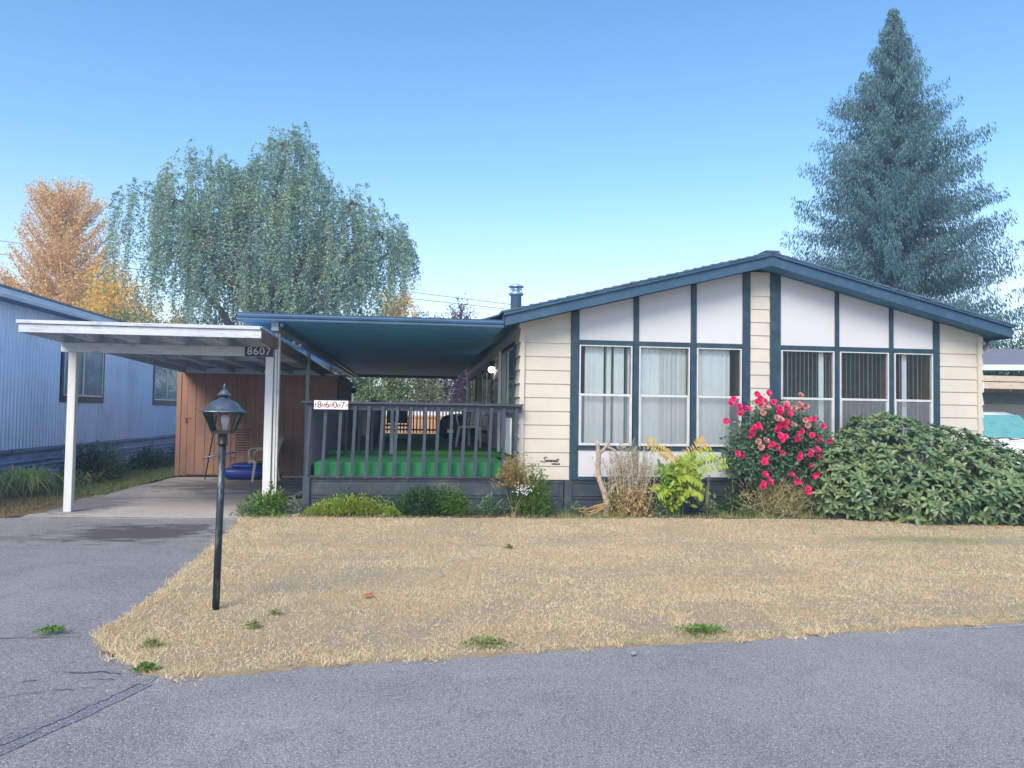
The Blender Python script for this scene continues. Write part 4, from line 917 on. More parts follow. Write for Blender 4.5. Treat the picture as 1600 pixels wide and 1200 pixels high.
mb = MB(); mb.tube([(2.62, 11, .56), (2.54, 10.98, .62)], [.028, .02], 7); mb.build('stub', 'deadwood', tk, True)
mb = MB(); mb.tube([(2.74, 11, .3), (2.84, 11.0, .45), (2.95, 11.02, .58), (3.0, 11.02, .7)], [.035, .028, .022, .016], 7); mb.build('branch', 'deadwood', tk, True)
for q in range(8):
    mb = MB(); a = math.pi*(1+q*.045)+RND.uniform(-.2, .2); l = RND.uniform(.25, .5)
    mb.tube([(2.7, 10.98, .2-.01*q), (2.7-.5*l, 10.95, .17-.02*q), (2.7-l, 10.9+.02*q, .10+RND.uniform(-.05, .06))], [.014, .01, .005], 5); mb.build('root_sprout', 'tanleaf', tk)
# dried flower stems
dp = empty('dried_flower_clump', (3.1, 11.0, 0), 'tall clump of dried seed stems with curled tan leaves at its foot', 'plant')
mb = MB(); TP, TD = [], []
for k in range(150):
    x0, y0 = 3.08+RND.gauss(0, .13), 11.0+RND.gauss(0, .06); hh = RND.uniform(.7, 1.12); lx = RND.gauss(0, .12)+(x0-3.08)*.5
    pts = [(x0, y0, .02), (x0+lx*.4, y0-.01, hh*.4), (x0+lx*.8, y0-.02, hh*.8), (x0+lx+RND.uniform(-.03, .03), y0-.02, hh)]
    mb.tube(pts, [.0035, .003, .0022, .0015], 4, False)
    for q in range(22):
        t = RND.uniform(.35, 1); TP.append((x0+lx*t, y0-.01, hh*t)); TD.append((RND.uniform(-1, 1), RND.uniform(-1, 1), RND.uniform(.2, 1.4)))
mb.build('stem', 'palestem', dp)
P = np.array(TP); n = len(P); leafobj('seed_head', [inst(*BLADE, P, frames(np.array(TD), rv(n)), np.stack([U(.008, .014, n), U(.02, .07, n), U(.02, .05, n)], 1))], 'palestem', dp)
n = 1500; P = np.stack([3.08+NR.normal(0, .16, n), 10.95+NR.normal(0, .07, n), U(.02, .55, n)*U(.5, 1, n)], 1); D = rv(n)+np.array([[0, -.2, -.9]])
leafobj('curled_leaves', [inst(*LEAF, P, frames(D, rv(n)), np.stack([U(.03, .055, n), U(.05, .10, n), U(.1, .2, n)], 1))], 'tanleaf', dp)
weed('weed', 'pale sage weed leaning at the right foot of the dried stems', 3.42, 10.95, .16, .3, 280, .07, 'sage', upb=.7, stems=3)
weed('weed', 'lime green sprout between the pruned trunk and dried stems', 2.80, 10.92, .09, .32, 90, .075, 'limedark', upb=.7)
# pinnate bright shrub
ps = empty('pinnate_shrub', (3.8, 11.0, 0), 'bright yellow-green shrub with long feathery leaves under the middle window', 'shrub')
def frond(pts, ls, mat, w_=.45, nl=None, name='frond'):
    pts = [Vector(p) for p in pts]; L_ = sum((pts[i+1]-pts[i]).length for i in range(len(pts)-1)); n = nl or int(L_/.038); P, D = [], []
    for k in range(n):
        t = k/n*(len(pts)-1); i = int(t); f = t-i; p = pts[i].lerp(pts[i+1], f); d = (pts[i+1]-pts[i]).normalized()
        for s in (-1, 1):
            sd = d.cross(Vector((0, -.8, .6))).normalized()*s; q = 1-abs(k/n-.35)*.7
            P.append(tuple(p)); D.append(tuple(sd+d*.35+Vector((0, 0, -.12))+Vector((RND.uniform(-.15, .15), RND.uniform(-.2, .2), RND.uniform(-.1, .1)))))
    P, D = np.array(P), np.array(D); m = len(P); s = U(.85, 1.2, m)*ls*1.15
    o = leafobj(name, [inst(*LEAF, P, frames(D, np.array([[0, -.7, .7]])+rv(m)*.25), np.stack([s*w_*2, s, s], 1))], mat, ps)
    MB().tube(pts, [.005]+[.0035]*(len(pts)-1), 5).build('rachis', mat, o)
frond([(3.9, 11.0, .55), (3.85, 10.98, .75), (3.6, 10.95, .95), (3.3, 10.93, 1.12)], .10, 'orangeleaf')
frond([(3.8, 11.0, .7), (3.95, 10.98, .92), (4.1, 10.95, 1.05), (4.2, 10.92, 1.13)], .10, 'orangeleaf', .35)
frond([(3.75, 11, .5), (3.8, 10.95, .72), (4.0, 10.9, .88), (4.3, 10.85, .99)], .12, 'limegreen')
frond([(3.8, 11, .5), (3.95, 10.92, .68), (4.15, 10.85, .76), (4.5, 10.82, .82)], .10, 'limegreen')
frond([(3.7, 11, .4), (3.75, 10.9, .62), (3.9, 10.82, .66), (4.1, 10.8, .55)], .13, 'limegreen')
frond([(3.7, 11, .4), (3.65, 10.9, .6), (3.55, 10.85, .7), (3.45, 10.85, .75)], .12, 'limedark')
frond([(3.75, 11, .3), (3.85, 10.9, .46), (4.0, 10.85, .44), (4.15, 10.85, .36)], .12, 'limegreen')
frond([(3.7, 11, .2), (3.65, 10.9, .42), (3.55, 10.86, .45), (3.42, 10.85, .35)], .12, 'limegreen')
n = 420; P = np.stack([3.78+NR.normal(0, .16, n), 10.95+NR.normal(0, .07, n), np.clip(NR.normal(.5, .16, n), .18, .85)], 1); s = U(.07, .13, n)
leafobj('foliage', [inst(*LEAF, P, frames(rv(n)+np.array([[0, -.5, -.1]]), rv(n)*.5+np.array([[0, -.6, .8]])), np.stack([s*1.25, s, s], 1))], 'limegreen', ps)
mb = MB()
for k in range(12): x = 3.72+RND.gauss(0, .12); mb.tube([(x, 11+RND.uniform(-.05, .05), 0), (x+RND.uniform(-.04, .06), 11, .28), (3.78+RND.gauss(0, .08), 10.98, .55)], [.008, .006, .004], 5)
mb.build('stem', 'limedark', ps)
tw = empty('twiggy_stem', (4.28, 11.1, 0), 'bare reddish twigs standing right of the bright feathery shrub', 'plant'); mb = MB()
for k in range(11): mb.tube([(4.3, 11.1, 0), (4.3+RND.uniform(-.03, .03), 11.1, .25), (4.27+RND.uniform(-.09, .09), 11.08, RND.uniform(.4, .62))], [.006, .004, .002], 4)
mb.build('twig', 'deadwood', tw)
weed('weed', 'small green weed under the bare twigs', 4.32, 11.0, .12, .2, 260, .05, 'midgreen', upb=.6)
weed('weed', 'upright leafy green weed against the skirting left of the rose bush', 4.68, 11.12, .17, .36, 420, .07, 'basil', upb=.3, stems=3)
weed('weed', 'low green weed at the left foot of the rose bush', 4.86, 10.95, .2, .14, 380, .05, 'midgreen', upb=.8)

# rose bush
rb = empty('rose_bush', (5.4, 11.1, 0), 'tall rose bush covered in crimson pink blossoms in front of the house', 'rose bush')
n = 12500; lob = np.array([(5.35, 1.12, .62, .55), (5.0, 1.0, .42, .40), (5.85, .98, .46, .42), (5.3, 1.45, .38, .34), (5.75, 1.25, .34, .3), (5.1, .72, .40, .26), (5.65, .68, .45, .26), (4.78, .84, .26, .26), (6.1, .88, .22, .25)])
pk = NR.choice(len(lob), n, p=(lob[:, 2]*lob[:, 3])/(lob[:, 2]*lob[:, 3]).sum()); dv = rv(n)*(U(.3, 1.0, n)**.6)[:, None]; dv *= (1+.25*np.sin(dv[:, 0:1]*9+pk[:, None])*np.sin(dv[:, 2:3]*8+pk[:, None]*2))
P = np.stack([lob[pk, 0]+dv[:, 0]*lob[pk, 2], 11.1+dv[:, 1]*.42, lob[pk, 1]+dv[:, 2]*lob[pk, 3]], 1)
s = U(.035, .065, n); leafobj('foliage', [inst(*LEAF, P, frames(dv+rv(n)*.8+np.array([[0, 0, -.15]]), rv(n)*.6+np.array([[0, -.3, .8]])), np.stack([s*1.6, s, s], 1))], 'rose', rb)
mb = MB()
for k in range(70):
    a = RND.uniform(-1, 1); x1 = 5.42+a*.6; z1 = RND.uniform(.5, 1.3)
    mb.tube([(5.42+RND.gauss(0, .12), 11.1, 0), (5.42+a*.3+RND.gauss(0, .05), 11.0+RND.uniform(-.1, .15), z1*.45), (x1, 11.05+RND.uniform(-.15, .15), z1)], [.009, .006, .003], 5)
mb.tube([(6.0, 10.9, .5), (6.2, 10.85, .42), (6.35, 10.8, .2), (6.38, 10.8, .03)], [.006, .006, .005, .004], 5)
mb.tube([(5.66, 10.9, 1.35), (5.64, 10.85, 1.55), (5.66, 10.84, 1.72)], [.006, .005, .004], 5); mb.tube([(5.9, 10.9, 1.1), (5.98, 10.85, 1.35), (6.0, 10.84, 1.45)], [.005, .004, .003], 5)
mb.build('stem', 'straw', rb)
n = 1500; P = np.stack([5.45+NR.normal(0, .28, n), 10.98+NR.normal(0, .1, n), U(.0, .5, n)], 1)
leafobj('dry_undergrowth', [inst(*BLADE, P, frames(rv(n)+np.array([[0, 0, .7]]), rv(n)), np.stack([U(.006, .012, n), U(.08, .3, n), U(.1, .2, n)], 1))], M['straw'], rb)
n = 900; P = np.stack([5.45+NR.normal(0, .3, n), 10.98+NR.normal(0, .1, n), U(.0, .5, n)], 1); s = U(.03, .06, n)
leafobj('low_leaves', [inst(*LEAF, P, frames(rv(n), rv(n)), np.stack([s*1.5, s, s], 1))], 'midgreen', rb)
def blossom_mesh(k, nm):
    Ps, Ds, Ns, Ss = [], [], [], []
    for b in range(k):
        c = Vector((0, 0, 0)) if k == 1 else Vector((RND.uniform(-1, 1)*.055*k**.5*.75, RND.uniform(-.02, .02), RND.uniform(-1, 1)*.04*k**.5*.75)); ax = Vector((RND.uniform(-.5, .5), -1, RND.uniform(-.1, .8))).normalized()
        t1 = ax.orthogonal().normalized(); t2 = ax.cross(t1)
        for ring, (m, tilt, s_) in enumerate(((7, 1.15, .036), (6, .75, .032), (5, .35, .026))):
            for q in range(m):
                a = q*6.283/m+ring*.5+RND.uniform(-.2, .2); rd = t1*math.cos(a)+t2*math.sin(a)
                Ps.append(tuple(c+rd*.004)); Ds.append(tuple(rd*math.sin(tilt)+ax*math.cos(tilt))); Ns.append(tuple(ax*math.sin(tilt)-rd*math.cos(tilt))); Ss.append(s_*RND.uniform(.85, 1.15))
    S = np.array(Ss); V, F = inst([(0, 0, 0), (.42, .45, .1), (.38, .85, .12), (0, 1, .02), (-.38, .85, .12), (-.42, .45, .1)], [(0, 1, 2, 3), (0, 3, 4, 5)], np.array(Ps), frames(np.array(Ds), np.array(Ns)), np.stack([S*1.25, S, S], 1))
    return npmesh(nm, V, F)
bms = {}
for k in range(1, 9):
    for v in range(2):
        me = blossom_mesh({7: 8, 8: 3}.get(k, k), 'blossom'); me.materials.append(M['petal_dry' if k >= 7 else 'petal']); bms[(k, v)] = me
RB = [(4.55, 1.68, 3), (4.67, 1.57, 4), (4.98, 1.77, 5), (4.93, 1.74, 2), (5.16, 1.65, 4), (5.25, 1.61, 4), (5.3, 1.48, 5), (5.31, 1.37, 6), (5.46, 1.24, 6), (4.93, 1.35, 6), (4.77, 1.23, 2), (5.21, 1.16, 3), (5.13, 1.05, 1), (5.21, 1.06, 1), (5.31, 0.98, 1), (4.99, 0.87, 2), (5.52, 0.9, 2), (5.72, 0.99, 4), (5.81, 0.89, 2), (5.73, 0.8, 1), (4.6, 0.96, 1), (4.68, 0.93, 1), (5.04, 0.64, 2), (5.0, 0.52, 4), (5.48, 0.64, 2), (5.53, 0.56, 1), (5.69, 0.47, 2), (5.74, 0.66, 2), (5.92, 1.37, 1), (5.7, 1.47, 1), (5.79, 1.48, 1), (6.03, 1.16, 1), (5.83, 1.15, 2), (5.75, 1.24, 1), (5.52, 1.71, 7), (4.42, 1.43, 1), (5.0, 1.11, 8), (5.49, 1.39, 8), (5.03, 1.6, 8), (5.05, 1.65, 8), (5.73, 1.43, 8), (5.25, 1.47, 8)]
for i, (x, z, k) in enumerate(RB):
    o = bpy.data.objects.new('blossom', bms[(k, i % 2)]); COL.objects.link(o); o.parent = rb; o.matrix_parent_inverse = Matrix.Translation(-Vector(rb.location))
    o.location = (x, 10.70+RND.uniform(-.03, .06), z); o.rotation_euler = (RND.uniform(-.2, .2), RND.uniform(0, 6), RND.uniform(-.4, .4)) if k < 3 else (0, 0, RND.uniform(-.2, .2))
    s = RND.uniform(1.1, 1.4); o.scale = (s, s, s)

# rhododendron
rh = empty('rhododendron', (7.6, 10.9, 0), 'broad dark green rhododendron with whorled leathery leaves right of the roses', 'shrub')
lob = np.array([(7.05, 10.9, .68, .82, .72, .80), (6.45, 10.85, .52, .58, .55, .60), (7.75, 10.85, .60, .85, .75, .74), (8.45, 10.85, .52, .80, .75, .62), (9.0, 10.8, .42, .6, .7, .52), (6.2, 10.75, .75, .32, .3, .32), (7.4, 10.5, .4, .7, .55, .45), (8.5, 10.4, .38, .8, .6, .45), (9.5, 10.7, .32, .5, .6, .42)])
P, Nn = [], []
tries = 0
while len(P) < 900 and tries < 30000:
    tries += 1
    l = lob[RND.randrange(len(lob))]; d = Vector((RND.gauss(0, 1), RND.gauss(0, 1), RND.gauss(0, 1))).normalized()
    p = Vector((l[0]+d.x*l[3], l[1]+d.y*l[4], l[2]+d.z*l[5]))
    if p.z < .06 or p.y > 11.42: continue
    inside = any(((p.x-m[0])/m[3])**2+((p.y-m[1])/m[4])**2+((p.z-m[2])/m[5])**2 < .80 for m in lob)
    if inside: continue
    if any((p-q).length < .105 for q in P): continue
    P.append(p+d*(RND.uniform(-.05, .09)+.05*math.sin(p.x*9)*math.sin(p.z*8))); Nn.append(d)
lp, ld, ln_, ls_ = [], [], [], []
for p, d in zip(P, Nn):
    ax = (d*.75+Vector((RND.uniform(-.3, .3), -.15, .5))).normalized(); t1 = ax.orthogonal().normalized(); t2 = ax.cross(t1); m = RND.randint(8, 11); sz = RND.uniform(.11, .165); off = RND.random()*6
    for q in range(m):
        a = q*2.4+off; tilt = RND.uniform(.95, 1.55) if q > 3 else RND.uniform(.5, .95); rd = t1*math.cos(a)+t2*math.sin(a)
        lp.append(tuple(p)); ld.append(tuple(rd*math.sin(tilt)+ax*math.cos(tilt))); ln_.append(tuple(ax*math.sin(tilt)-rd*math.cos(tilt))); ls_.append(sz*RND.uniform(.8, 1.1)*(1 if q > 3 else .7))
S = np.array(ls_); n = len(S)
leafobj('foliage', [inst(*LEAF, np.array(lp), frames(np.array(ld), np.array(ln_)), np.stack([S*.92, S, S], 1))], 'rhodo', rh)
mb = MB()
for l in lob:
    for k in range(26):
        d = Vector((RND.gauss(0, 1), RND.gauss(0, 1), abs(RND.gauss(0, 1)))).normalized()
        mb.tube([(l[0]*.9+7.7*.1, 10.95, .0), (l[0]+d.x*l[3]*.45, 10.95+d.y*l[4]*.4-.05, l[2]*.55), (l[0]+d.x*l[3]*.93, min(11.4, l[1]+d.y*l[4]*.93), max(.1, l[2]+d.z*l[5]*.93))], [.016, .011, .005], 5, False)
mb.build('branch', 'bark', rh)
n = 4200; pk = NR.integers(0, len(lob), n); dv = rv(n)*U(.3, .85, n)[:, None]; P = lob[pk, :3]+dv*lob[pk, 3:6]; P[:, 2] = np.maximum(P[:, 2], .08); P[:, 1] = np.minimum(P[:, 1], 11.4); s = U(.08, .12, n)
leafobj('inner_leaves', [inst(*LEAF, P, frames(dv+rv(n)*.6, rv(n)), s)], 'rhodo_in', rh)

# left side plants
rg = empty('ornamental_grass', (-6.55, 13.9, 0), 'arching yellow-green ornamental grass clump beside the blue home', 'plant')
def arch(root, cx, cy, n, L0, L1, spread, mat, w=.011, name='blade', bias=(0, 0)):
    V, F = [], []
    for k in range(n):
        a = RND.uniform(0, 6.283); l = RND.uniform(L0, L1); x0, y0 = cx+RND.gauss(0, .08), cy+RND.gauss(0, .12); o = RND.uniform(.4, 1)*spread
        dx, dy = math.cos(a)*o+bias[0], math.sin(a)*o+bias[1]; sd = Vector((-dy, dx, 0)).normalized()*w*RND.uniform(.6, 1.2); b = len(V); m = 7
        for i in range(m):
            t = i/(m-1); p = Vector((x0+dx*l*t, y0+dy*l*t, l*(1.25*t-(.6+o*.65)*t*t*1.05))); ww = 1-t**2*.9; V += [tuple(p-sd*ww), tuple(p+sd*ww)]
        F += [(b+2*i, b+2*i+1, b+2*i+3, b+2*i+2) for i in range(m-1)]
    V = np.array(V); V[:, 2] = np.maximum(V[:, 2], .015); return link(name, npmesh(name, V, np.array(F)), mat, root)
arch(rg, -6.45, 13.7, 420, .7, 1.15, .75, 'reedgreen', .010); 
o = arch(rg, -6.8, 13.1, 260, .5, .95, .8, 'reedgreen', .010, 'blade'); arch(rg, -6.5, 13.5, 130, .5, .9, .9, 'palestem', .008, 'dry_blade')
r = weed('dark_shrub', 'tangled dark shrub with reddish tops behind the left carport post', -6.35, 15.7, .55, .62, 2400, .075, 'darkshrub', upb=.5, ry=.5, stems=8, cat='shrub')
for q_ in ((-6.6, 15.9, .72, -.05), (-6.35, 16.1, .8, .05), (-6.15, 15.9, .7, .08)): sprig(r, [q_], 'darkshrub', .08)

arch(r, -6.2, 15.3, 90, .4, .8, .8, 'reedgreen', .012, 'frond')
weed('weed', 'feathery green plant behind the dark shrub along the blue skirting', -6.5, 17.2, .4, .62, 1500, .07, 'midgreen', upb=.7, ry=.6)
weed('weed', 'dark leafy weeds along the blue skirting before the shed', -6.35, 19.2, .5, .42, 1700, .09, 'hedge', upb=.6, ry=1.0)
weed('weed', 'deep green weed mound beside the shed corner', -5.9, 21.0, .55, .62, 2200, .10, 'hedge', upb=.6, ry=.8)
for nm, x, y, r_, mt, lb in (('weed', -2.36, 5.40, .09, 'limedark', 'small weed growing in the driveway crack'), ('weed', -1.09, 5.43, .05, 'g_green', 'green weed tuft in the dry lawn right of the lamp post'), ('weed', -1.0, 5.75, .04, 'g_green', 'smaller green weed behind the tuft right of the lamp post'),
                         ('weed', -1.50, 4.60, .07, 'limedark', 'green weed on the lawn tip beside the asphalt crack'), ('weed', -1.62, 5.05, .07, 'g_green', 'flattened weed near the left tip of the lawn'), ('clover_patch', 1.95, 5.13, .17, 'limedark', 'green clover patch on the road edge of the lawn'), ('clover_patch', .45, 4.93, .17, 'g_green', 'faded clover patch with tiny white flowers at the road edge'), ('weed', 1.0, 8.4, .05, 'midgreen', 'lone green sprig in the middle of the dry lawn')):
    weed(nm, lb, x, y, r_, .035, int(2200*r_), .022, mt, upb=.5, shape=DIAMOND, lw=1.3, ry=r_*.7)
lf = empty('fallen_leaf', (-.38, 6.23, .03), 'curled rust red leaf lying on the dry lawn', 'leaf')
MB()._add([(-.41, 6.21, .03), (-.37, 6.20, .045), (-.33, 6.22, .035), (-.345, 6.26, .055), (-.39, 6.26, .04)], [(0, 1, 2, 3, 4)]).build('blade', 'orangeflag', lf)
for k, (x, y, s_, lb) in enumerate(((.22, 7.02, .035, 'small pale stone on the lawn left of centre'), (-.72, 4.63, .014, 'tiny white pebble at the road edge'), (1.35, 4.7, .02, 'pale pebble on the road'))):
    me = bpy.data.meshes.new('stone'); bm = bmesh.new(); bmesh.ops.create_icosphere(bm, subdivisions=2, radius=s_)
    for v in bm.verts: v.co *= RND.uniform(.8, 1.15); v.co.z *= .6
    bm.to_mesh(me); bm.free(); me.transform(Matrix.Translation((x, y, .02))); tag(link('stone', me, 'gravel', None, True), lb, 'stone')

# ============================================================ trees
def limb(mb, a, b, r0, r1, wob=.15, n=6):
    a, b = Vector(a), Vector(b); pts = []; rs = []
    for i in range(n+1):
        t = i/n; p = a.lerp(b, t)+Vector((RND.uniform(-1, 1), RND.uniform(-1, 1), RND.uniform(-.5, .5)))*wob*math.sin(math.pi*t); pts.append(p); rs.append(r0+(r1-r0)*t)
    mb.tube(pts, rs, 7, False); return pts
# willow
wt = empty('willow_tree', (-6, 34, 0), 'big weeping curly willow behind the carport and porch roofs', 'tree')
mb = MB(); limb(mb, (-7.2, 34, 0), (-6.8, 34, 5), .5, .36, .1)
WL = [(-11.4, 10.9, 1.35, 55), (-10.3, 10.6, 1.6, 80), (-9.0, 12.2, 1.5, 100), (-7.6, 11.3, 1.7, 110), (-5.8, 13.1, 1.5, 120), (-6.6, 12.3, 1.3, 80), (-4.4, 11.5, 1.5, 105), (-3.0, 10.7, 1.35, 90), (-1.9, 9.5, 1.25, 70), (-.95, 9.5, .75, 45), (-6.3, 9.6, 2.6, 130), (-9.2, 9.2, 2.4, 110), (-3.4, 8.8, 2.2, 100), (-7.6, 8.0, 1.8, 90), (-5.0, 8.2, 2.0, 100), (-2.6, 7.6, 1.5, 60)]
for cx, top, r_, k in WL:
    e = (cx, 34+RND.uniform(-2, 2), top-.4); limb(mb, (-6.9+RND.uniform(-.2, .2), 34, 4.2+RND.uniform(0, 1)), e, .17, .04, .5, 8)
    for q in range(4): limb(mb, e, (cx+RND.uniform(-.7, .7)*r_, 34+RND.uniform(-1, 1), top+RND.uniform(-.9, -.1)), .04, .012, .2)
limb(mb, (-7, 34, 3.6), (-9.9, 33.5, 7.5), .2, .07, .3); mb.build('trunk', 'bark', wt)
P_, D_ = [], []; mb = MB()
for cx, top, r_, k in WL:
    k = int(k*1.1); subs = [(RND.uniform(0, 6.283), math.sqrt(RND.random()), RND.uniform(-.55, .55)) for _ in range(max(7, k//6))]
    for i in range(k):
        a, q, jz = RND.choice(subs); a += RND.gauss(0, .34); q = min(1.15, max(0, q+RND.gauss(0, .19))); x, y = cx+math.cos(a)*q*r_, 34+math.sin(a)*q*(r_+1.0); z = top-q*q*1.3+jz+RND.uniform(-.35, .3)
        ln = (1.0+4.2*RND.random()**1.25)*(1 if top > 9.9 else 1.2); floor_ = 3.2+RND.uniform(0, 2.6)+(1.6 if cx < -10 else 0)+(2.6 if cx > -2.3 else .8 if cx > -3.2 else 0); ln = min(ln, max(1.0, z-floor_)); steps = int(ln/.075)
        if RND.random() < .12: z += RND.uniform(.2, .7)
        hx, hy = math.cos(a)*.03, math.sin(a)*.03; vx, vy, vz = hx, hy, (.07 if RND.random() < .35 else .01); ph = RND.random()*6; ph2 = RND.uniform(.25, .6); pts = []
        for s_ in range(steps):
            vz = max(-.075, vz-.012); vx *= .93; vy *= .93
            x += vx+.026*math.sin(s_*ph2+ph); y += vy+.026*math.cos(s_*ph2*1.2+ph); z += vz
            for m in range(2+(s_ % 2)): P_.append((x, y, z)); D_.append((math.cos(s_*1.9+m*3+ph), math.sin(s_*1.9+m*3+ph), -.7+RND.uniform(-.5, .5)))
            if s_ % 8 == 0: pts.append((x, y, z))
        if len(pts) > 1 and i % 3 == 0: mb.tube(pts, .009, 3, False)
P = np.array(P_); n = len(P); P += NR.normal(0, .04, (n, 3)); s = U(.08, .15, n)
leafobj('crown', [inst(*DIAMOND, P, frames(np.array(D_)+rv(n)*.5, rv(n)), np.stack([s*.75, s, s], 1))], 'willow', wt); mb.build('twigs', 'bark', wt)
# cedar
ct = empty('cedar_tree', (21, 32, 0), 'tall pointed dark cedar rising behind the right side of the house', 'tree')
mb = MB(); mb.tube([(21, 32, 0), (21, 32, 6), (21.02, 32, 12), (21, 32, 17), (21, 32, 20.1)], [.5, .36, .22, .1, .02], 9); mb.build('trunk', 'bark', ct, True)
prof = ([1, 4, 6, 8.8, 11, 13.2, 14.4, 16.6, 18.5, 19.6, 20.3], [6.2, 6.0, 5.7, 5.0, 4.5, 3.9, 3.4, 2.1, .85, .35, .08])
P_, D_, S_ = [], [], []; mb = MB()
for k in range(720):
    z = 1.2+19*(RND.random()**.92); a = RND.uniform(0, 6.283); r_ = np.interp(z, *prof)*RND.uniform(.62, 1.04)*(1+.06*math.sin(a*3+z*.8)); ca, sa = math.cos(a), math.sin(a); z0 = z+.12*r_
    m = max(5, int(r_*5)); pts = []; 
    for i in range(m+1):
        t = i/m; x, y = 21+ca*r_*t, 32+sa*r_*t; zz = z0-.50*r_*t+.46*r_*t*t; pts.append((x, y, zz))
        if t < .06: continue
        nsp = 20
        for q in range(nsp):
            off = RND.uniform(-1, 1)*.42*(1-t*.75)*min(1, r_/2+.3); px, py = x-sa*off+ca*RND.uniform(-.12, .12), y+ca*off+sa*RND.uniform(-.12, .12); dz = -abs(off)*.7-RND.uniform(-.03, .42)
            P_.append((px, py, zz+dz)); D_.append((ca*.35+(-sa)*off*.9, sa*.35+ca*off*.9, -1.15+RND.uniform(-.3, .3))); S_.append(RND.uniform(.12, .27)*(1-.3*t))
    pts = pts[:int(len(pts)*.8)]; mb.tube(pts, [.03*(1-i/len(pts))*(.3+r_/8)+.004 for i in range(len(pts))], 4, False)
P = np.array(P_); n = len(P); S = np.array(S_)
leafobj('crown', [inst(*DIAMOND, P, frames(np.array(D_)+rv(n)*.3, rv(n)), np.stack([S*.42, S, S], 1))], 'cedar', ct); mb.build('branches', 'bark', ct)
# ascending orange tree
def ascending(cx, cy, z0, top, prof, mat, nb, label, lsz=.17, name='poplar_tree', dens=1.0, up=.9, bark='orangebark'):
    root = empty(name, (cx, cy, 0), label, 'tree'); mb = MB(); mb.tube([(cx, cy, 0), (cx+.1, cy, top*.5), (cx, cy, top*.8), (cx, cy, top)], [.28, .2, .09, .02], 8); mb.build('trunk', bark, root, True)
    P_, D_ = [], []; mb = MB()
    for k in range(nb):
        z = z0+(top-z0)*RND.random()**1.05; a = RND.uniform(0, 6.283); r_ = np.interp(z, *prof)*RND.uniform(.65, 1.05); ca, sa = math.cos(a), math.sin(a); m = max(4, int(r_*9)); pts = []
        zb_ = z-up*r_*.75
        for i in range(m+1):
            t = i/m; x, y, zz = cx+ca*r_*t, cy+sa*r_*t, zb_+r_*(.35*t+up*.75*t*t); pts.append((x, y, zz))
            if t < .15: continue
            for q in range(int(10*dens)):
                P_.append((x+RND.gauss(0, .12), y+RND.gauss(0, .12), zz+RND.gauss(0, .12)+.08)); D_.append((ca*.4+RND.uniform(-.6, .6), sa*.4+RND.uniform(-.6, .6), RND.uniform(.1, 1)))
        mb.tube(pts, [.035*(1-i/len(pts))+.008 for i in range(len(pts))], 4, False)
    P = np.array(P_); n = len(P); s = U(.6, 1.1, n)*lsz
    leafobj('crown', [inst(*DIAMOND, P, frames(np.array(D_), rv(n)), np.stack([s*.8, s, s], 1))], mat, root); mb.build('branches', bark, root); return root
ascending(-21.1, 48, 4, 14.6, ([3, 6, 9, 11, 13, 14.6], [2.6, 3.5, 3.2, 2.8, 2.1, 1.0]), 'orange', 320, 'tall copper orange tree with upswept branches behind the blue home', .15, dens=1.1, up=.75)
def broad(name, label, cy, lobes, n, ls, mat, trunk='bark', group=None, cat='tree', rdepth=None, shape=DIAMOND, thick=.55, lw=.8):
    L_ = np.array(lobes, float); cx = float(np.average(L_[:, 0], weights=L_[:, 2])); root = empty(name, (cx, cy, 0), label, cat, group)
    mb = MB(); zt = float(L_[:, 1].mean()); limb(mb, (cx, cy, 0), (cx, cy, zt*.75), .16, .09, .05)
    for l in L_: limb(mb, (cx, cy, zt*.45), (l[0], cy, l[1]), .07, .02, .2)
    mb.build('trunk', trunk, root)
    wts = L_[:, 2]*L_[:, 3]; pk = NR.choice(len(L_), n, p=wts/wts.sum()); d = rv(n); q = U(0, 1, n)**thick
    lump = 1+.22*np.sin(d[:, 0]*7+pk*3)*np.sin(d[:, 2]*6+pk)+.12*np.sin(d[:, 1]*13+d[:, 2]*11)
    dv = d*(q*lump)[:, None]
    P = np.stack([L_[pk, 0]+dv[:, 0]*L_[pk, 2], cy+dv[:, 1]*L_[pk, 2], L_[pk, 1]+dv[:, 2]*L_[pk, 3]], 1)
    keep = (np.sin(P[:, 0]*3.1+pk)*np.sin(P[:, 2]*2.7+1)*np.sin(P[:, 1]*2.2) < .35)&(P[:, 2] > .1); P, dv = P[keep], dv[keep]; n = len(P); s = U(.6, 1.15, n)*ls
    leafobj('crown', [inst(*shape, P, frames(dv+rv(n)*.9, rv(n)*.7+np.array([[0, 0, .6]])), np.stack([s*lw, s, s], 1))], mat, root); return root
broad('golden_tree', 'rounded golden yellow tree in front of the copper orange tree', 43, [(-15.8, 6.4, 1.8, 1.9), (-16.3, 7.6, 1.3, 1.4), (-17.2, 5.8, 1.6, 1.7), (-14.9, 5.6, 1.2, 1.5)], 15000, .17, 'yellow')
broad('small_orange_tree', 'low orange-tan tree just above the blue home roof at the far left', 46, [(-21.0, 6.6, 1.2, 1.2), (-22.6, 6.9, .8, 1.3), (-19.7, 6.2, 1, .9)], 6000, .16, 'orange')
broad('small_grey_tree', 'thin grey-green tree at the far left edge above the blue roof', 47, [(-23.6, 8.0, .5, 1.0), (-22.4, 7.2, .7, 1.3)], 2200, .15, 'palegreen')
broad('green_shrub', 'leafy green shrub between the golden tree and the willow', 36, [(-13.2, 4.4, 1.2, 1.6), (-12.0, 4.2, 1.3, 1.2), (-14.2, 3.8, 1.0, 1.2)], 9000, .15, 'midgreen', cat='shrub')
broad('yellow_shrub', 'small yellow shrub glimpsed under the willow above the carport', 38, [(-11.4, 4.9, .7, 1.3)], 2600, .15, 'yellow', cat='shrub')
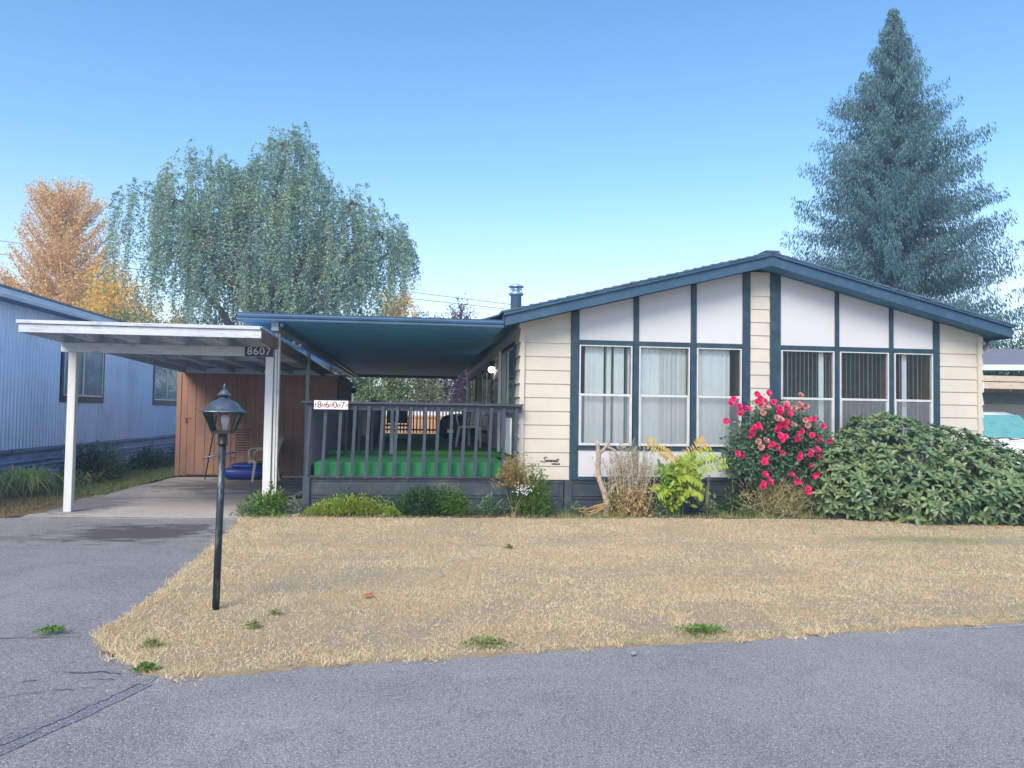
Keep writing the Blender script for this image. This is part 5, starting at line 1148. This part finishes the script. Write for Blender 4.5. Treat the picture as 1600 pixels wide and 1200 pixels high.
broad('green_shrub', 'green bush right of the small yellow shrub above the carport', 37, [(-9.6, 4.6, 1.0, 1.6), (-8.4, 4.4, .9, 1.4)], 6000, .15, 'midgreen', cat='shrub')
broad('birch_tree', 'yellow autumn birch at the right edge of the willow', 45, [(-1.6, 7.3, 1.0, 1.6), (-1.0, 7.0, .9, 1.4), (-2.4, 6.2, 1.0, 1.2)], 9000, .15, 'yellow')
broad('pale_tree', 'pale sparse tree right of the yellow birch above the porch roof', 42, [(.3, 5.7, 1.1, 1.2), (1.2, 5.3, .9, .9)], 3600, .15, 'palegreen')
broad('pale_tree', 'thin pale tree just left of the chimney', 44, [(3.9, 5.6, .9, 1.1), (2.9, 5.4, .8, 1.1)], 2200, .14, 'palegreen')
broad('plum_tree', 'purple leaved plum tree beyond the far end of the deck', 33, [(1.6, 2.6, 1.5, 1.3), (2.2, 4.0, 1.3, 1.2), (1.0, 4.0, .9, 1.0)], 13000, .12, 'plum')
ascending(1.75, 34, 3.6, 6.35, ([3, 4.5, 5.5, 6.3], [1.3, 1.3, .8, .3]), 'plum', 46, 'upright dark twigs of a plum tree above the porch roof', .11, 'plum_tree', .9, bark='bark')
broad('hedge_tree', 'mixed green hedge tree beyond the deck end', 32, [(-2.4, 2.6, 1.3, 1.4), (-1.2, 2.8, 1.3, 1.4), (-3.8, 2.8, 1.2, 1.6), (-.1, 2.6, 1.0, 1.2), (-1.9, 1.4, 2.2, 1.0)], 24000, .12, 'midgreen')
broad('hedge_tree', 'bright light green bush between the hedge tree and the plum tree', 31.5, [(-.2, 3.4, .8, .8), (.3, 2.2, .7, .8), (.9, 1.5, .8, .5)], 5200, .11, 'palegreen')
broad('cypress', 'dark green pointed evergreen at the right edge of the photo', 30, [(27.0, 3.2, 1.5, 3.4), (27.2, 5.6, .9, 2.0), (27.3, 6.9, .45, 1.2)], 15000, .16, 'hedge')
broad('laurel_hedge', 'clipped green hedge right of the house behind the grey roof', 28, [(23.6, 3.0, 1.9, 2.2), (21.6, 2.8, 1.8, 2.2), (25.8, 2.8, 1.8, 2.2)], 26000, .13, 'hedge', cat='hedge')
# far woods so the ground never ends in a bare line
n = 26000; x = U(-110, 110, n); y = U(88, 96, n); z = U(0, 1, n)*(4.2+1.6*pn(x, y*0, .35, 2)); P = np.stack([x, y, z], 1); s = U(.5, 1.0, n)
o = leafobj('distant_woods', [inst(*DIAMOND, P, frames(rv(n), rv(n)), s)], 'midgreen'); tag(o, kind='stuff')
for k, (a, b, lb) in enumerate((((-60, 60, 19.5), (70, 60, 5.2), 'upper of two thin overhead wires behind the willow'), ((-60, 60, 17.2), (70, 60, 5.6), 'lower of two thin overhead wires behind the willow'))):
    za_, zb_ = ((13.6, 10.1), (12.6, 9.7))[k]; xa, xb = -31.6, 6.5
    pts = [(xa+(xb-xa)*t, 60, za_+(zb_-za_)*t) for t in (-1.2, -.5, 0, .25, .5, .75, 1, 1.4)]
    tag(MB().tube(pts, .022, 5).build('overhead_wire', 'wire', None), lb, 'wire')

# ============================================================ things on the deck and at the shed
def plastic_chair(name, loc, rz, label, group='plastic garden chairs'):
    root = empty(name, (0, 0, 0), label, 'chair', group)
    mb = MB(); mb.grid(lambda i, j: ((i/10-.5)*.44, (j/10-.5)*.44, .42+.02*math.cos((i/10-.5)*3)*0-.03*math.sin(math.pi*i/10)*math.sin(math.pi*j/10)+.01*(j/10)), 11, 11)
    mb.grid(lambda i, j: ((i/10-.5)*.44, (j/10-.5)*.44, .405-.03*math.sin(math.pi*i/10)*math.sin(math.pi*j/10)+.01*(j/10)), 11, 11)
    mb.box(-.225, .225, -.235, -.215, .385, .425); mb.build('seat', 'plastic', root)
    mb = MB(); h = .44
    for k in range(6):
        u0 = (k/6-.5)*.40+.008; u1 = ((k+1)/6-.5)*.40-.008
        if k in (0, 5): pass
        P4 = lambda u, z: (u*(1+z*.12), .20+.13*z+.03*(1-(u/.22)**2), .43+z*h)
        for s_ in range(8):
            z0_, z1_ = s_/8, (s_+1)/8; a, b, c, d = P4(u0, z0_), P4(u1, z0_), P4(u1, z1_), P4(u0, z1_)
            e = .012; mb.hexa([a, b, (b[0], b[1]+e, b[2]), (a[0], a[1]+e, a[2]), d, c, (c[0], c[1]+e, c[2]), (d[0], d[1]+e, d[2])])
    mb.tube([(-.235, .21, .44), (-.25, .28, .70), (-.24, .335, .86), (-.15, .36, .90), (0, .37, .91), (.15, .36, .90), (.24, .335, .86), (.25, .28, .70), (.235, .21, .44)], .018, 7); mb.build('backrest', 'plastic', root)
    for s_ in (-1, 1):
        mb = MB(); mb.tube([(s_*.245, .27, .66), (s_*.29, .05, .655), (s_*.29, -.18, .645), (s_*.275, -.24, .60), (s_*.25, -.22, .43)], [.018, .022, .022, .02, .018], 7); mb.build('armrest', 'plastic', root, True)
        MB().hexa([(s_*.27-.02, -.285, 0), (s_*.27+.02, -.285, 0), (s_*.27+.02, -.25, 0), (s_*.27-.02, -.25, 0), (s_*.225-.03, -.235, .42), (s_*.225+.03, -.235, .42), (s_*.225+.03, -.19, .42), (s_*.225-.03, -.19, .42)]).build('leg', 'plastic', root, bevel=.004)
        MB().hexa([(s_*.24-.02, .27, 0), (s_*.24+.02, .27, 0), (s_*.24+.02, .305, 0), (s_*.24-.02, .305, 0), (s_*.215-.03, .19, .43), (s_*.215+.03, .19, .43), (s_*.215+.03, .235, .43), (s_*.215-.03, .235, .43)]).build('leg', 'plastic', root, bevel=.004)
    root.location = loc; root.rotation_euler = (0, 0, rz); return root
c1 = plastic_chair('plastic_chair', (0, 0, 0), 0, 'beige plastic chair against the brown shed wall behind the carport post')
bpy.context.view_layer.update()
c2 = copytree(c1, (1.10, 15.45, .80), -.5); c2['label'] = 'beige plastic chair on the green deck beside the house wall'
c1.location = (-3.22, 16.6, .012); c1.rotation_euler = (0, 0, -1.15)
def pillow(mb, c, r, p=.45, nu=18, nv=12, wob=.04):
    def P(i, j):
        u = -math.pi+2*math.pi*i/(nu-1); v = -math.pi/2+math.pi*j/(nv-1); f = lambda w, e: math.copysign(abs(w)**e, w); q = 1+wob*math.sin(u*5+v*3)
        return (c[0]+r[0]*f(math.cos(v), p)*f(math.cos(u), p)*q, c[1]+r[1]*f(math.cos(v), p)*f(math.sin(u), p)*q, c[2]+r[2]*f(math.sin(v), .7)*(1+wob*math.sin(u*4)))
    return mb.grid(P, nu, nv)
ab = empty('folded_airbed', (-3.6, 16.95, 0), 'folded bright blue vinyl airbed on the concrete in front of the shed', 'airbed')
pillow(MB(), (-3.62, 16.85, .15), (.46, .28, .12)).build('lower_fold', 'bluecloth', ab, True); pillow(MB(), (-3.52, 16.87, .30), (.38, .25, .055), wob=.09).build('upper_fold', 'bluecloth', ab, True)
tag(MB().tube([(-4.42, 16.75, .012), (-4.36, 17.05, .9), (-4.34, 17.24, 1.35)], .014, 6).build('black_stick', 'black', None), 'thin black stick leaning against the brown shed door', 'stick')
bd = empty('rusty_board', (-2.3, 13.9, 0), 'warped rust brown board lying across the entrance beside the deck', 'board')
MB().grid(lambda i, j: (-2.55+.95*i/12, 13.25+.5*j/4, .03+(.0 if i < 6 else .13*math.sin(min(1, (i-6)/5)*math.pi/2))), 13, 5).build('plate', 'rust', bd); 
MB().tube([(-2.2, 13.2, .03), (-2.05, 13.15, .06), (-1.9, 13.12, .14), (-1.75, 13.12, .17)], [.012, .02, .02, .012], 6).build('bent_strip', 'steelgrey', bd)
bq = empty('covered_barbecue', (.9, 18, .8), 'black fabric covered barbecue on the deck behind the plastic chair', 'barbecue')
pillow(MB(), (.92, 18.0, 1.14), (.48, .34, .30), .75, wob=.05).build('cover', 'cover', bq, True); pillow(MB(), (1.2, 18.1, 1.40), (.22, .3, .16), .7).build('lid_cover', 'cover', bq, True)
MB().box(.64, .78, 17.66, 17.675, 1.02, 1.10).build('care_label', 'alum', bq)
for x in (.6, 1.25): MB().tube([(x, 18, .80), (x, 18, .95)], .03, 8).build('leg', 'black', bq)
hc = empty('covered_heater', (-.95, 17, .8), 'narrow dark navy covered heater standing behind the inner railing', 'heater')
pillow(MB(), (-.97, 17.0, 1.32), (.17, .17, .40), .6).build('cover', 'navyplate', hc, True); MB().tube([(-.97, 17, .80), (-.97, 17, .95)], .08, 10).build('base', 'black', hc)
pf = empty('patio_chair', (-.55, 19, .8), 'black metal framed patio chair at the back of the deck', 'chair'); mb = MB()
for s_ in (-.3, .3):
    mb.tube([(-.55+s_, 18.7, .80), (-.55+s_, 18.72, 1.35), (-.55+s_, 19.2, 1.38), (-.55+s_, 19.3, 1.7)], .018, 6); mb.tube([(-.55+s_, 19.2, .8), (-.55+s_, 19.2, 1.38)], .018, 6); mb.tube([(-.55+s_, 18.7, .83), (-.55+s_, 19.2, .83)], .018, 6)
for z in (.83, 1.15): mb.tube([(-.85, 18.7, z), (-.25, 18.7, z)], .016, 6)
mb.tube([(-.85, 19.3, 1.7), (-.25, 19.3, 1.7)], .018, 6); mb.build('frame', 'black', pf)
MB().box(-.83, -.27, 18.74, 19.2, 1.13, 1.17).build('seat', 'cover', pf); MB().hexa([(-.8, 19.19, 1.2), (-.3, 19.19, 1.2), (-.3, 19.21, 1.2), (-.8, 19.21, 1.2), (-.8, 19.29, 1.68), (-.3, 19.29, 1.68), (-.3, 19.31, 1.68), (-.8, 19.31, 1.68)]).build('backrest', 'cover', pf)
fe = empty('wooden_fence', (0, 27, 0), 'orange cedar board fence beyond the end of the deck', 'fence')
mb = MB()
for k in range(88): mb.box(-9+k*.15, -9+k*.15+.143, 27, 27.02, .02, 1.33)
mb.build('boards', 'fence', fe); MB().box(-9, 4.2, 26.97, 27.0, 1.28, 1.36).build('cap_rail', 'fence', fe)
wb = empty('white_trailer', (-4, 29, 0), 'off-white low trailer wall glimpsed over the cedar fence', 'trailer')
MB().box(-9, 4.5, 29, 30.5, .3, 1.62).build('wall', 'offwhite', wb); MB().box(-9.1, 4.6, 28.95, 30.6, 1.62, 1.66).build('roof', 'roofgrey', wb)

# ============================================================ right neighbour and car
rn = empty('grey_roofed_house', (16, 22, 0), 'low white house with grey shingle roof and raw timber porch at the right edge', 'house')
MB().box(12.5, 26, 21.5, 28, .02, 2.5).build('wall', 'offwhite', rn)
MB().hexa([(12.0, 20.0, 2.92), (27, 20.0, 3.2), (27, 26, 4.1), (12.0, 26, 4.1), (12.0, 20.0, 3.0), (27, 20, 3.28), (27, 26, 4.15), (12.0, 26, 4.15)]).build('roof', 'roofgrey', rn)
MB().hexa([(12.0, 19.9, 2.84), (27, 19.9, 3.12), (27, 20, 3.12), (12.0, 20, 2.84), (12.0, 19.9, 3.0), (27, 19.9, 3.27), (27, 20, 3.27), (12.0, 20, 3.0)]).build('gutter', 'nb_trim', rn)
rc = empty('timber_carport', (15, 18, 0), 'unpainted timber carport with a flat roof at the right edge over the car', 'carport')
MB().box(12.9, 22, 18, 18.1, 2.50, 2.64).build('front_beam', 'rawwood', rc); MB().box(12.9, 22, 18.02, 18.1, 2.31, 2.48).build('lower_beam', 'rawwood', rc)
MB().box(12.9, 22, 18.1, 21.4, 2.40, 2.46).build('ceiling', 'roofgrey', rc)
for x in (14.0, 15.1, 16.2): MB().box(x, x+.05, 18.1, 21.4, 2.26, 2.4).build('rafter', 'rawwood', rc)
MB().box(13.0, 13.1, 18.0, 18.1, .0, 2.31).build('post', 'rawwood', rc); MB().box(19.5, 19.6, 18, 18.1, 0, 2.31).build('post', 'rawwood', rc)
MB().box(13.0, 22, 21.3, 21.34, 2.0, 2.3).build('rear_beam', 'steelgrey', rc)
MB().tube([(14.25, 17.98, 2.48), (14.24, 17.97, 2.2)], .015, 5).build('hanging_strap', 'offwhite', rc)
car = empty('parked_car', (13.7, 17, 0), 'white parked car with a teal sunshade behind its windscreen', 'car')
CX = 13.5
def ring(y, z0, z1, w0, w1): return [(CX-w0, y, z0), (CX+w0, y, z0), (CX+w1, y, z1), (CX-w1, y, z1)]
mb = MB(); secs = [ring(15.2, .35, .80, .80, .76), ring(15.35, .28, .92, .90, .84), ring(16.1, .28, 1.02, .93, .88), ring(19.1, .28, 1.02, .93, .88), ring(19.7, .32, .95, .88, .8)]
vs = sum(secs, []); fs = [(0, 1, 2, 3), (19, 18, 17, 16)]+[(4*i+j, 4*(i+1)+j, 4*(i+1)+(j+1) % 4, 4*i+(j+1) % 4) for i in range(4) for j in range(4)]
mb._add(vs, fs); body = mb.build('body', 'car', car, True, bevel=.04)
mb = MB(); secs = [ring(16.15, 1.0, 1.06, .86, .85), ring(16.75, 1.0, 1.62, .85, .66), ring(17.1, 1.0, 1.70, .85, .64), ring(18.6, 1.0, 1.70, .85, .64), ring(19.4, 1.0, 1.3, .82, .68)]
vs = sum(secs, []); mb._add(vs, fs); mb.build('cabin', 'car', car, True, bevel=.02)
V4 = lambda e, t: [(CX-.83+.16*t, 16.15+.6*t-e, 1.085+.56*t+e), (CX+.83-.16*t, 16.15+.6*t-e, 1.085+.56*t+e)]
a, b = V4(.02, .05), V4(.02, .97)
MB()._add([a[0], a[1], b[1], b[0]], [(0, 1, 2, 3)]).build('windscreen', 'glass', car)
a, b = V4(.004, .05), V4(.004, .97)
mb = MB(); mb.grid(lambda i, j: (a[0][0]+(a[1][0]-a[0][0])*i/32+(b[0][0]-a[0][0])*(1-2*i/32)*j/2, a[0][1]+(b[0][1]-a[0][1])*j/2-(.006 if i % 2 else 0), a[0][2]+(b[0][2]-a[0][2])*j/2), 33, 3)
mb.build('sunshade', 'shade', car)
MB().tube([(CX-.78, 16.12, 1.06), (CX-.2, 16.08, 1.10), (CX+.1, 16.1, 1.07)], .012, 5).build('wiper', 'black', car); MB().tube([(CX-.1, 16.12, 1.06), (CX+.4, 16.08, 1.10), (CX+.75, 16.1, 1.07)], .012, 5).build('wiper', 'black', car)
for s_ in (-1, 1):
    MB().box(CX+s_*.66-.16, CX+s_*.66+.16, 15.22, 15.3, .62, .76).build('headlight', 'glass', car, bevel=.02)
    pillow(MB(), (CX+s_*1.0, 16.45, 1.12), (.10, .06, .07), .6).build('mirror', 'car', car, True)
    for y in (15.95, 18.7):
        t = MB(); vs = []
        w_ = MB().lathe([(.20, -.1), (.32, -.1), (.335, -.06), (.335, .06), (.32, .1), (.20, .1)], (0, 0, 0), 24); me = bpy.data.meshes.new('wheel'); me.from_pydata(w_.v, [], w_.f)
        me.transform(Matrix.Translation((CX+s_*.86, y, .335)) @ Matrix.Rotation(math.pi/2, 4, 'Y')); w2 = link('wheel', me, 'rubber', car, True)
        r_ = MB().lathe([(.05, -.105), (.2, -.09), (.2, .09), (.05, .105)], (0, 0, 0), 16); me = bpy.data.meshes.new('rim'); me.from_pydata(r_.v, [], r_.f); me.transform(Matrix.Translation((CX+s_*.87, y, .335)) @ Matrix.Rotation(math.pi/2, 4, 'Y')); link('rim', me, 'alum', w2)
MB().box(CX-.5, CX+.5, 15.17, 15.24, .42, .60).build('grille', 'black', car, bevel=.01)
MB().tube([(CX-.35, 17.2, 1.70), (CX-.35, 17.3, 1.78)], .02, 6).build('aerial', 'black', car)

# ============================================================ street lamp in the lawn
LX, LY = -1.465, 5.95
lp = empty('garden_lamp_post', (LX, LY, 0), 'black garden lamp post with a four sided glass lantern in the dry lawn', 'lamp post')
T = lambda x, z: LX+x+.012*z
MB().tube([(T(0, 0), LY, -.02), (T(0, .6), LY, .6), (T(0, 1.24), LY, 1.24)], .026, 20).build('pole', 'lamp_post', lp, True)
MB().lathe([(.030, 1.225), (.037, 1.228), (.037, 1.24), (.034, 1.245), (.034, 1.31), (.038, 1.318), (.038, 1.33)], (T(0, 1.25), LY, 0), 22).build('collar', 'black', lp, True)
MB().tube([(T(-.11, 1.14), LY-.10, 1.135), (T(0, 1.14), LY, 1.155), (T(.075, 1.14), LY+.07, 1.17)], .0075, 8).build('cross_bar', 'lamp_metal', lp, True)
LC = (T(0, 1.4), LY, 0); RT = Matrix.Translation((LC[0], LC[1], 0)) @ Matrix.Rotation(math.radians(1), 4, 'Z')
def rotated(mb, name, mat, parent, smooth=False, bevel=0):
    v = [RT @ Vector(p) for p in mb.v]; m2 = MB(); m2.v = [tuple(p) for p in v]; m2.f = mb.f; return m2.build(name, mat, parent, smooth, bevel)
zb0, zt0, wb_, wt_ = 1.325, 1.472, .066, .118
mb = MB(); mb.box(-.07, .07, -.07, .07, 1.312, 1.326)
for sx in (-1, 1):
    for sy in (-1, 1): mb.beam((sx*wb_, sy*wb_, zb0), (sx*wt_, sy*wt_, zt0), .010, .010)
for s_ in (-1, 1):
    mb.beam((-wt_, s_*wt_, zt0), (wt_, s_*wt_, zt0), .01, .012); mb.beam((s_*wt_, -wt_, zt0), (s_*wt_, wt_, zt0), .01, .012); mb.beam((-wb_, s_*wb_, zb0), (wb_, s_*wb_, zb0), .009, .012); mb.beam((s_*wb_, -wb_, zb0), (s_*wb_, wb_, zb0), .009, .012)
cg = rotated(mb, 'lantern_cage', 'black', lp, bevel=.001)
mb = MB(); g = .004
for i in range(4):
    c, s = math.cos(i*math.pi/2), math.sin(i*math.pi/2); q = [(-wb_, -wb_+g, zb0), (wb_, -wb_+g, zb0), (wt_, -wt_+g, zt0), (-wt_, -wt_+g, zt0)]; mb._add([(c*x-s*y, s*x+c*y, z) for x, y, z in q], [(0, 1, 2, 3)])
rotated(mb, 'glass_panes', 'lampglass', cg)
mb = MB(); mb.lathe([(.012, 1.33), (.020, 1.345), (.021, 1.375), (.030, 1.405), (.031, 1.425), (.024, 1.445), (.010, 1.456), (.002, 1.458)], (0.012, 0, 0), 20); rotated(mb, 'bulb', 'bulb', lp, True)
mb = MB(); r2_ = math.sqrt(2); pf_ = [(.158, 1.470), (.160, 1.476), (.135, 1.486), (.118, 1.502), (.100, 1.53), (.075, 1.552), (.045, 1.565), (.030, 1.578), (.026, 1.592)]
NV = 24
def sq(r, k):   # rounded square outline
    t = 2*math.pi*k/NV+math.pi/4*0; c, s = math.cos(t), math.sin(t); e = 5 if r > .06 else 2.4; q = (abs(c)**e+abs(s)**e)**(-1/e); return r*c*q, r*s*q
vs = [(*sq(r, k), z) for r, z in pf_ for k in range(NV)]
mb._add(vs, [(i*NV+j, i*NV+(j+1) % NV, (i+1)*NV+(j+1) % NV, (i+1)*NV+j) for i in range(len(pf_)-1) for j in range(NV)]+[tuple(range(NV-1, -1, -1)), tuple((len(pf_)-1)*NV+j for j in range(NV))])
hd = rotated(mb, 'lantern_roof', 'lamp_metal', lp, True)
mb = MB(); mb.lathe([(.022, 1.59), (.050, 1.596), (.052, 1.600), (.040, 1.610), (.030, 1.625), (.014, 1.640), (.007, 1.645), (.011, 1.652), (.011, 1.658), (.005, 1.664), (.008, 1.670), (.002, 1.685)], (0, 0, 0), 12); rotated(mb, 'finial', 'lamp_metal', hd)
mb = MB()
for k in range(5):
    for a, b in (((-.09+.045*k), -wt_-.006), ): mb.lathe([(.006, 1.452), (.006, 1.47)], (a, b, 0), 8)
    mb.lathe([(.006, 1.452), (.006, 1.47)], (wt_+.006, -.09+.045*k, 0), 8)
rotated(mb, 'trim_beads', 'black', hd)

# ============================================================ thin blue volume added to stand in for the lens veil
HZ = True
if HZ:
    hm = bpy.data.materials.new('veil_haze'); hm.use_nodes = True; t = hm.node_tree; t.nodes.remove(t.nodes["Principled BSDF"])
    pv = t.nodes.new("ShaderNodeVolumePrincipled"); pv.inputs['Color'].default_value = (.50, .76, 1, 1); pv.inputs['Density'].default_value = .0020; pv.inputs['Anisotropy'].default_value = 0
    t.links.new(pv.outputs[0], t.nodes["Material Output"].inputs['Volume'])
    hz = MB().box(-310, 310, -125, 425, -1.1, 22).build('veil_haze', hm); tag(hz, kind='stuff')
scn.cycles.volume_bounces = 1

for k, (x, y, rz, lb) in enumerate(((7.9, 9.72, .3, 'orange dead leaf on the grass in front of the rhododendron'), (8.75, 9.62, 1.4, 'reddish dead leaf lying near the right edge under the rhododendron'), (7.2, 9.7, 2.2, 'brown dead leaf left of the orange one below the rhododendron'))):
    me = bpy.data.meshes.new('fallen_leaf'); me.from_pydata([(0, -.05, .0), (.022, -.01, .012), (.018, .03, .016), (0, .06, .006), (-.02, .03, .014), (-.022, -.01, .01), (0, 0, .002)], [], [(0, 1, 6), (1, 2, 6), (2, 3, 6), (3, 4, 6), (4, 5, 6), (5, 0, 6)])
    me.transform(Matrix.Translation((x, y, .03)) @ Matrix.Rotation(rz, 4, 'Z')); tag(link('fallen_leaf', me, 'orangeflag'), lb, 'leaf')
